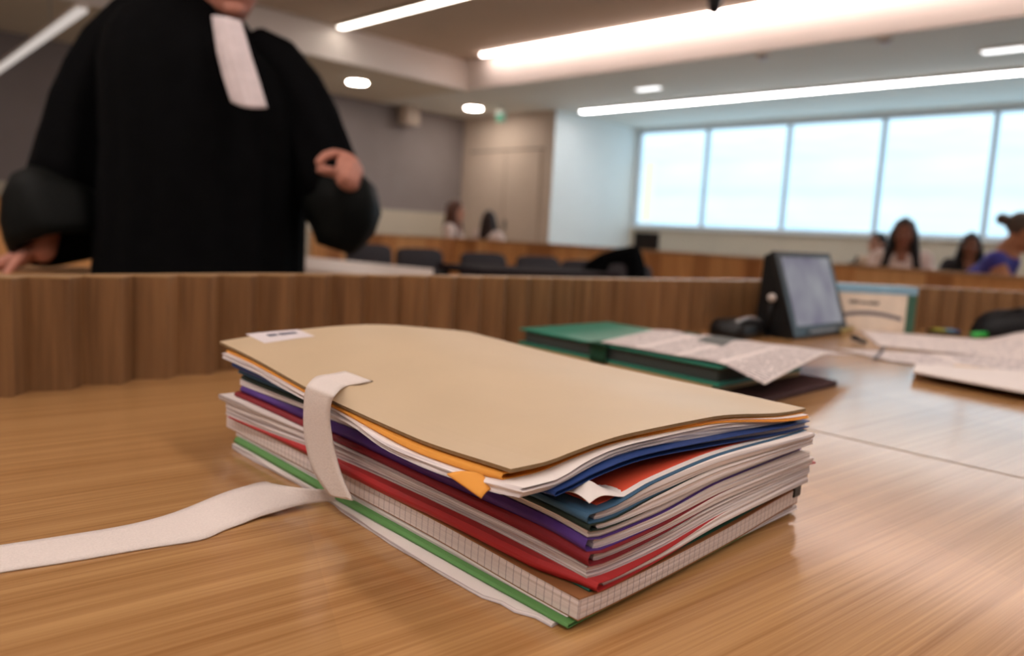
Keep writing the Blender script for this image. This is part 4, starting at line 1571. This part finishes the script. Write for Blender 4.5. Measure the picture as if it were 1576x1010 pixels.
def face_bits(c, R, s, parent, dark=(40, 28, 24), lips=(150, 84, 80)):
    P = lambda x, y, z: c + R @ V((x * s, y * s, z * s))
    for sx in (-1, 1):
        MB().ball(P(sx * .032, .073, .012), (.013 * s, .010 * s, .008 * s), 12, 8, R).build('eye', mat('eye %d' % dark[0], dark, .2), parent, smooth=True)
        MB().capsule(P(sx * .018, .088, .040), .0035 * s, P(sx * .048, .076, .041), .003 * s, 8, 2).build('eyebrow', mat('eyebrow %d' % dark[0], dark, .9), parent, smooth=True)
    MB().capsule(P(-.02, .0835, -.063), .005 * s, P(.02, .0835, -.063), .005 * s, 8, 2).build('lips', mat('lips', lips, .5), parent, smooth=True)


def hand(mb, wrist, palm_dir, side_dir, curl, s=1.0, thumb_sign=1):
    """five separate fingers on a palm; palm_dir = wrist to knuckles, side_dir = across towards the thumb, curl towards the palm face"""
    f = V(palm_dir).normalized(); t = (V(side_dir) - f * V(side_dir).dot(f)).normalized(); c = V(curl); c = (c - f * c.dot(f) - t * c.dot(t)).normalized()
    w = V(wrist)
    for k in (-1.5, -.5, .5, 1.5):
        mb.capsule(w + t * k * .011 * s + f * .012 * s, .017 * s, w + f * .085 * s + t * k * .019 * s, .0125 * s, 10, 3)
    for k, L, bend in ((1.5, .072, .55), (.5, .080, .65), (-.5, .074, .75), (-1.5, .058, .85)):
        p = w + f * .088 * s + t * k * .0205 * s
        d = f.copy(); r = .0092 * s
        for seg, q in enumerate((.45, .31, .24)):
            ang = bend * (.55 + .45 * seg)
            d = (d * math.cos(ang) + c * math.sin(ang)).normalized()
            n = p + d * L * q * s
            mb.capsule(p, r, n, r * .9, 10, 3); p = n; r *= .9
    p = w + t * .026 * s + f * .022 * s
    d = (t * .75 + f * .6 + c * .35).normalized()
    for L, r in ((.042, .0125), (.032, .0105), (.024, .009)):
        n = p + d * L * s
        mb.capsule(p, r * s, n, r * .9 * s, 10, 3); p = n
        d = (d + f * .35 + c * .25).normalized()


def seated(label, loc, face, seat_z, head_top, m_skin, m_hair, m_top, hair='long', lean=0.0, look=None, sleeves='short', head_shift=(0, 0)):
    """a seated figure; loc = plan position of the hips, face = plan direction it faces"""
    F = V((face[0], face[1], 0)).normalized(); Rr = V((F.y, -F.x, 0))
    base = V((loc[0], loc[1], 0))
    k = (head_top - seat_z) / .86
    W = lambda x, y, z: base + Rr * x + F * y + V((0, 0, z))
    hip = seat_z + .10
    sh = seat_z + .575 * k
    hc = W(head_shift[0], .03 + lean + head_shift[1], head_top - .125 * k)
    r = root('person', base)
    tag(r, label, 'person')
    mb = MB()
    sp0 = W(0, 0, hip)
    ch = W(0, .01 + lean * .55, seat_z + .40 * k)
    nk = W(head_shift[0] * .5, lean * .85, sh + .045)
    mb.capsule(W(-.07, 0, hip), .105, W(.07, 0, hip), .105)
    mb.capsule(sp0, .125, ch, .125 * k)
    mb.capsule(W(-.10, lean * .72, sh - .05), .075, W(.10, lean * .72, sh - .05), .075)
    mb.capsule(ch, .12, nk - V((0, 0, .06)), .08)
    for sx in (-1, 1):
        s_ = W(sx * .165 * k, lean * .72, sh - .03)
        e_ = W(sx * .215, .08 + lean * .9, seat_z + .27 * k)
        w_ = W(sx * .10, .27 + lean, seat_z + .22)
        mb.capsule(s_, .052, e_, .040); mb.capsule(e_, .039, w_, .028)
        hand(mb, w_, W(sx * .05, .36 + lean, seat_z + .20) - w_, Rr * -sx, V((0, 0, -1)), .92)
        h_ = W(sx * .09, .02, seat_z + .085); kn = W(sx * .11, .44, seat_z + .07); an = W(sx * .11, .42, .08)
        mb.capsule(h_, .085, kn, .058); mb.capsule(kn, .055, an, .038)
        mb.capsule(an - V((0, 0, .03)), .036, an + F * .14 - V((0, 0, .045)), .03)
    look = V(look if look is not None else face).to_3d() if len(look if look is not None else face) == 2 else V(look)
    R = frame_of(look)
    head_shape(mb, hc, R, k, nk)
    mb.build('body', m_skin, r, remesh=.009)
    face_bits(hc, R, k, r)
    P = lambda x, y, z: hc + R @ V((x * k, y * k, z * k))
    # clothing
    mb = MB()
    mb.capsule(W(-.07, 0, hip), .118, W(.07, 0, hip), .118)
    mb.capsule(sp0, .137, ch, .138 * k)
    mb.capsule(W(-.105, lean * .72, sh - .052), .083, W(.105, lean * .72, sh - .052), .083)
    mb.capsule(ch, .132, nk - V((0, 0, .085)), .085)
    for sx in (-1, 1):
        s_ = W(sx * .165 * k, lean * .72, sh - .03); e_ = W(sx * .215, .08 + lean * .9, seat_z + .27 * k)
        w_ = W(sx * .10, .27 + lean, seat_z + .22)
        if sleeves == 'none':
            mb.capsule(s_, .058, s_.lerp(e_, .08), .058)
        else:
            mb.capsule(s_, .062, s_.lerp(e_, .5), .056)
            if sleeves == 'long':
                mb.capsule(s_.lerp(e_, .5), .056, e_, .05); mb.capsule(e_, .05, e_.lerp(w_, .9), .038)
    tag(mb.build('top', m_top, r, remesh=.010), None)
    mb = MB()
    for sx in (-1, 1):
        h_ = W(sx * .09, .02, seat_z + .085); kn = W(sx * .11, .44, seat_z + .07); an = W(sx * .11, .42, .10)
        mb.capsule(h_, .096, kn, .068); mb.capsule(kn, .066, an, .05)
    mb.capsule(W(-.07, 0, hip - .02), .114, W(.07, 0, hip - .02), .114)
    mb.build('trousers', mat('dark trousers', (40, 40, 48), .9), r, remesh=.012)
    # hair
    mb = MB()
    mb.ball(P(0, -.024, .042), (.088 * k, .102 * k, .092 * k), R=R)
    if hair in ('long', 'long_down'):
        L = .30 if hair == 'long' else .26
        for sx in (-1, 1):
            top = P(sx * .066, -.02, .02)
            if hair == 'long':
                mb.capsule(top, .036 * k, W(sx * .085 + head_shift[0], .05 + lean, hc.z - .16 * k), .040 * k)
                mb.capsule(W(sx * .085 + head_shift[0], .05 + lean, hc.z - .16 * k), .040 * k, W(sx * .115 + head_shift[0], .075 + lean, hc.z - L * k - .02), .034 * k)
            mb.capsule(P(sx * .04, -.06, 0), .052 * k, P(sx * .055, -.095, -.20), .045 * k)
        mb.capsule(P(0, -.065, .0), .060 * k, P(0, -.10, -L + .02), .052 * k)
        mb.capsule(P(0, .045, .092), .03 * k, P(0, -.03, .115), .03 * k)
    elif hair == 'bun':
        mb.ball(P(0, -.150, .035), .042 * k)
        mb.capsule(P(0, -.09, .03), .05 * k, P(0, -.13, .035), .03 * k)
    elif hair == 'short':
        mb.capsule(P(-.03, -.07, -.02), .05 * k, P(.03, -.07, -.02), .05 * k)
    mb.build('hair', m_hair, r, remesh=.008)
    return r


sk_a = skin('light brown skin', (150, 100, 80)); sk_b = skin('pale skin', (206, 158, 138)); sk_c = skin('tan skin', (186, 130, 98))
h_black = mat('near black hair', (24, 18, 18), .5, .25, 60); h_brown = mat('auburn brown hair', (88, 56, 44), .5, .25, 60); h_dbrown = mat('dark brown hair', (44, 32, 30), .5, .25, 60)
h_ash = mat('ash brown hair', (92, 80, 74), .6, .25, 60)
t_white = mat('white top', (222, 206, 200), .8); t_blue = mat('cobalt blue top', (66, 66, 158), .7, .1); t_beige = mat('cream jumper', (200, 178, 156), .8); t_dark = mat('dark cardigan', (42, 36, 38), .8)


def headpos(px, py, d):
    p = ondep(px, py, d)
    return p


BEN = 'benches for the public'


def bench(label, c, ang, length, seat_z=.43):
    r = root('public_bench', (c[0], c[1], 0)); tag(r, label, 'bench', BEN)
    R = rotz(ang); o = V((c[0], c[1], 0))
    MB().box(o + V((0, 0, seat_z - .02)), (length, .42, .04), R).build('seat', m_bench, r, bevel=.005)
    MB().box(o + R @ V((0, .215, seat_z + .16)), (length, .03, .32), R).build('backrest', m_bench, r, bevel=.005)
    for f in (-.46, 0, .46):
        MB().box(o + R @ V((f * length, 0, (seat_z - .04) / 2)), (.04, .38, seat_z - .04), R).build('leg', m_bench, r)


SEAT = .43
faceD = -D2
# woman with long black hair, facing the camera
h1 = headpos(1393, 336, 5.55)
seated('woman with long black hair and white top facing us before the window', (h1.x + .03, h1.y + .05), (-.45, -.89), SEAT, h1.z, sk_a, h_black, t_white, 'long', sleeves='short')
h2 = headpos(1354, 358, 6.75)
seated('dark-haired person in a pale top, half hidden behind the long black-haired woman', (h2.x, h2.y), (-.8, -.6), SEAT, h2.z, sk_b, h_black, t_beige, 'short', sleeves='long')
h3 = headpos(1496, 359, 6.35)
seated('dark-haired woman partly hidden by the person in cobalt blue', (h3.x, h3.y), (-.4, -.9), SEAT, h3.z, sk_a, h_black, t_dark, 'long', sleeves='long')
h4 = headpos(1566, 329, 4.85)
seated('person in a cobalt blue sleeveless top with hair in a bun, leaning forward', (h4.x - .255, h4.y + .15), (.80, -.60), SEAT, h4.z, sk_c, h_ash, t_blue, 'bun', lean=.31, look=(.9, -.35, -.35), sleeves='none')
h5 = headpos(699, 310, 8.75)
seated('auburn-haired woman in profile in the far corner before the beige wall', (h5.x, h5.y), (.95, -.2), SEAT, h5.z, sk_b, h_brown, t_white, 'long', look=(.97, -.25), sleeves='short')
h6 = headpos(752, 325, 8.75)
seated('dark-haired woman seen from behind in the far corner, next to the auburn-haired one', (h6.x, h6.y), (.5, .85), SEAT, h6.z, sk_b, h_dbrown, t_white, 'long', look=(.35, .93), sleeves='short')

cA = (V((h1.x + .05, h1.y + .03, 0)) + V((h4.x - .12, h4.y + .12, 0))) / 2
bench('front oak bench under the long black-haired woman and the person in blue', cA.xy, math.atan2(D1.y, D1.x) + math.pi, 2.3)
cB = (V((h2.x, h2.y, 0)) + V((h3.x, h3.y, 0))) / 2
bench('second oak bench behind the long black-haired woman', cB.xy, math.atan2((h2 - h3).y, (h2 - h3).x) + math.pi, 2.0)
cC = (V((h5.x, h5.y, 0)) + V((h6.x, h6.y, 0))) / 2
bench('oak bench in the far corner before the beige wall', cC.xy, 0, 1.5)

# ---- the robed person
DP = 1.95
LW = root('person', V((ondep(312, 330, DP).x, ondep(312, 330, DP).y, 0)))
tag(LW, 'standing person in a black court robe with white jabot, leaning on one hand', 'person')
sk_l = skin('ruddy skin', (196, 134, 116))
q_ = ondep
hc = q_(357, -48, 1.90)
Rh = frame_of((.42, -.85, -.12))
mb = MB()
nb_ = q_(318, 40, 2.0)
head_shape(mb, hc, Rh, 1.0, nb_, .062)
pel = q_(312, 400, DP); pel.z = .92
chs = q_(318, 150, DP + .02)
mb.capsule(pel + V((-.08, 0, 0)), .13, pel + V((.08, 0, 0)), .13)
mb.capsule(pel, .15, chs, .16); mb.capsule(chs, .15, nb_, .09)
rs, ls = q_(185, 45, 2.0), q_(432, 98, 1.98)
mb.capsule(chs, .09, rs + V((.03, .02, -.05)), .045); mb.capsule(chs, .09, ls + V((-.02, .02, -.03)), .045)
for sx in (-1, 1):
    hp = pel + V((sx * .09, 0, -.02)); kn = V((hp.x + sx * .01, hp.y - .02, .50)); an = V((kn.x, kn.y + .03, .09))
    mb.capsule(hp, .10, kn, .062); mb.capsule(kn, .06, an, .042)
    mb.capsule(an - V((0, 0, .045)), .04, an + V((.02, -.15, -.055)), .03)
# near arm leaning on the counter
el, wr = q_(92, 235, 1.93), q_(64, 384, 1.86)
mb.capsule(rs + V((.02, .01, -.04)), .05, el, .044); mb.capsule(el, .047, wr, .032)
hand(mb, wr + V((-.005, 0, -.0)), V((-.62, -.45, -.42)), V((.4, -.75, .25)), V((0, 0, -1)), 1.08)
# far arm, bent, the hand lifted in front of the sleeve
el2, wr2 = q_(515, 318, 1.97), q_(544, 264, 1.81)
mb.capsule(ls + V((-.01, .01, -.02)), .045, el2, .044); mb.capsule(el2, .044, wr2, .024)


def chain(pts, r0_, r1_):
    for k in range(len(pts) - 1):
        a = lerp(r0_, r1_, k / (len(pts) - 1)); b = lerp(r0_, r1_, (k + 1) / (len(pts) - 1))
        mb.capsule(pts[k], a, pts[k + 1], b, 10, 3)


mb.capsule(q_(545, 262, 1.79), .021, q_(531, 247, 1.765), .019)
mb.capsule(q_(546, 267, 1.785), .018, q_(543, 252, 1.765), .016)
chain([q_(530, 240, 1.765), q_(514, 236, 1.745), q_(500, 240, 1.725), q_(491, 249, 1.715)], .0115, .0095)       # index
chain([q_(538, 243, 1.76), q_(526, 246, 1.715), q_(521, 264, 1.70), q_(524, 278, 1.705)], .0115, .009)            # middle
chain([q_(546, 249, 1.76), q_(538, 258, 1.715), q_(534, 273, 1.70), q_(536, 285, 1.71)], .011, .0088)             # ring
chain([q_(551, 259, 1.765), q_(548, 269, 1.73), q_(546, 279, 1.715), q_(546, 288, 1.72)], .0095, .008)            # little
chain([q_(535, 268, 1.775), q_(517, 266, 1.745), q_(503, 263, 1.73), q_(493, 262, 1.72)], .0145, .0098)           # thumb
mb.build('body', sk_l, LW, remesh=.0042)
face_bits(hc, Rh, 1.0, LW, (52, 40, 34))
mbh = MB()
Ph = lambda x, y, z: hc + Rh @ V((x, y, z))
mbh.ball(Ph(0, -.024, .045), (.086, .102, .090), R=Rh)
mbh.capsule(Ph(-.03, -.07, -.02), .045, Ph(.03, -.07, -.02), .045)
mbh.build('hair', h_ash, LW, remesh=.006)
# robe
robe = MB()
rows = [(0.10, None, .33, .30), (0.35, None, .31, .28), (0.62, None, .27, .235)]
rings = []
cb = q_(312, 422, DP)
NR_ = 72


def ring(c, a, b, z, amp, tilt=0.0, rotang=.12):
    out = []
    for q in range(NR_):
        th = 2 * math.pi * q / NR_
        k = 1 + amp * math.cos(17 * th + 3 * z) + amp * .5 * math.cos(29 * th)
        ca, sa = math.cos(th), math.sin(th)
        p = V((a * k * math.copysign(abs(ca) ** .85, ca), b * k * math.copysign(abs(sa) ** .85, sa), 0))
        p = rotz(rotang) @ p
        out.append(V((c.x + p.x, c.y + p.y, z + tilt * p.x)))
    return out


for z, _, a, b in rows:
    rings.append(ring(cb, a, b, z, .035))
for y, x0, x1, b, amp, tl in ((422, 165, 460, .205, .030, 0), (360, 168, 461, .20, .028, 0), (300, 172, 463, .20, .024, 0), (240, 176, 466, .198, .020, -.03), (180, 172, 466, .192, .016, -.08), (125, 168, 455, .18, .012, -.14), (85, 176, 438, .165, .008, -.2), (50, 196, 408, .14, .006, -.24), (22, 228, 384, .11, .004, -.22), (2, 250, 364, .085, .0, -.15), (-14, 268, 350, .072, 0, -.1)):
    cc = q_((x0 + x1) / 2, y, DP + .02 * (y < 60))
    rings.append(ring(cc, (x1 - x0) / 2 * DP / FPX, b, cc.z, amp, tl))
robe.loft(rings, cap0=False, cap1=False)
ro = robe.build('robe', m_robe, LW, smooth=True)


def sleeve(path, rad, name, m, parent, amp=.06, flat=1.0):
    mbs = MB(); rgs = []
    pts = [q_(*p) for p in path]
    n = 40; prev = None
    for i, p in enumerate(pts):
        t = (pts[min(i + 1, len(pts) - 1)] - pts[max(i - 1, 0)]).normalized()
        ref = prev or V((1, 0, 0))
        x = (ref - t * ref.dot(t)).normalized(); prev = x; y = t.cross(x)
        r = rad[i]
        k = amp * min(1, i / 3)
        rgs.append([p + x * r * math.cos(a) * (1 + k * math.cos(7 * a + i * .7)) + y * r * flat * math.sin(a) * (1 + k * math.cos(7 * a + i * .7)) for a in [2 * math.pi * q / n for q in range(n)]])
    # turn the mouth inwards so that the cloth has an inside
    last = rgs[-1]; c = sum(last, V()) / n
    d = (pts[-1] - pts[-2]).normalized()
    rgs.append([c + (p - c) * .9 for p in last]); rgs.append([c + (p - c) * .82 - d * .10 for p in last])
    mbs.loft(rgs, cap0=False, cap1=False)
    return mbs.build(name, m, parent, smooth=True)


m_cuff = mat('black satin', (10, 12, 11), .6, .2, 40, spec=.12)
sleeve([(250, 22, 2.0), (214, 40, 2.0), (182, 80, 1.99), (158, 125, 1.98), (134, 172, 1.97), (118, 220, 1.95), (106, 262, 1.93), (100, 300, 1.91)], [.070, .080, .088, .092, .090, .088, .086, .088], 'sleeve', m_robe, ro)
tag(sleeve([(102, 288, 1.915), (96, 297, 1.91), (92, 318, 1.90), (91, 350, 1.885), (93, 372, 1.875), (96, 384, 1.872)], [.088, .112, .120, .121, .116, .108], 'cuff', m_cuff, ro, .03), 'wide satin cuff')
sleeve([(392, 76, 2.0), (424, 96, 1.99), (452, 135, 1.98), (472, 180, 1.97), (488, 225, 1.955), (502, 268, 1.94), (514, 305, 1.93)], [.058, .068, .074, .080, .082, .083, .086], 'sleeve', m_robe, ro)
tag(sleeve([(512, 296, 1.935), (523, 312, 1.925), (527, 330, 1.92), (526, 350, 1.915), (521, 368, 1.91), (516, 384, 1.91)], [.084, .096, .094, .080, .062, .046], 'cuff', m_cuff, ro, .04), 'wide satin cuff')


# jabot, pleated white bands hanging from the neck
def f_jab(u, v):
    l = [q_(326, 24, 1.795), q_(334, 80, 1.752), q_(344, 120, 1.738), q_(356, 157, 1.726)]
    r = [q_(371, 32, 1.790), q_(386, 85, 1.752), q_(399, 125, 1.738), q_(411, 166, 1.726)]
    k = v * 3; i = min(2, int(k)); f = k - i
    p = l[i].lerp(l[i + 1], f).lerp(r[i].lerp(r[i + 1], f), u)
    bow = V((0, -.014, 0)) * math.sin(math.pi * u)
    hem = V((0, 0, -.008)) * math.sin(math.pi * u) * smoothstep((v - .7) / .3)
    return p + bow + hem + V((0, -.0012, 0)) * math.cos(u * 26)


mbj = MB()
top = [[mbj.vert(f_jab(i / 28, j / 18)) for j in range(19)] for i in range(29)]
bk = [[mbj.vert(f_jab(i / 28, j / 18) + V((0, .004, 0))) for j in range(19)] for i in range(29)]
for i in range(28):
    for j in range(18):
        mbj.face((top[i][j], top[i + 1][j], top[i + 1][j + 1], top[i][j + 1])); mbj.face((bk[i][j], bk[i][j + 1], bk[i + 1][j + 1], bk[i + 1][j]))
for i in range(28):
    for j in (0, 18):
        mbj.face((top[i][j], top[i + 1][j], bk[i + 1][j], bk[i][j]))
for j in range(18):
    for i in (0, 28):
        mbj.face((top[i][j], top[i][j + 1], bk[i][j + 1], bk[i][j]))
tag(mbj.build('jabot', mat('white pleated cotton', (226, 212, 214), .8), ro, smooth=True), 'white pleated jabot')
for sx in (-1, 1):
    an = V((pel.x + sx * .10, pel.y + .01, .0))
    m_ = MB(); m_.capsule(an + V((0, .01, .045)), .05, an + V((.02, -.17, .035)), .042); m_.build('shoe', m_dark, LW, remesh=.008)

# ------------------------------------------------------------------ air outside the closed room
wd = bpy.data.worlds.new('world'); SC.world = wd; wd.use_nodes = True
wd.node_tree.nodes['Background'].inputs['Color'].default_value = (.6, .75, .9, 1)
wd.node_tree.nodes['Background'].inputs['Strength'].default_value = .05
SC.cycles.max_bounces = 8
SC.cycles.diffuse_bounces = 4
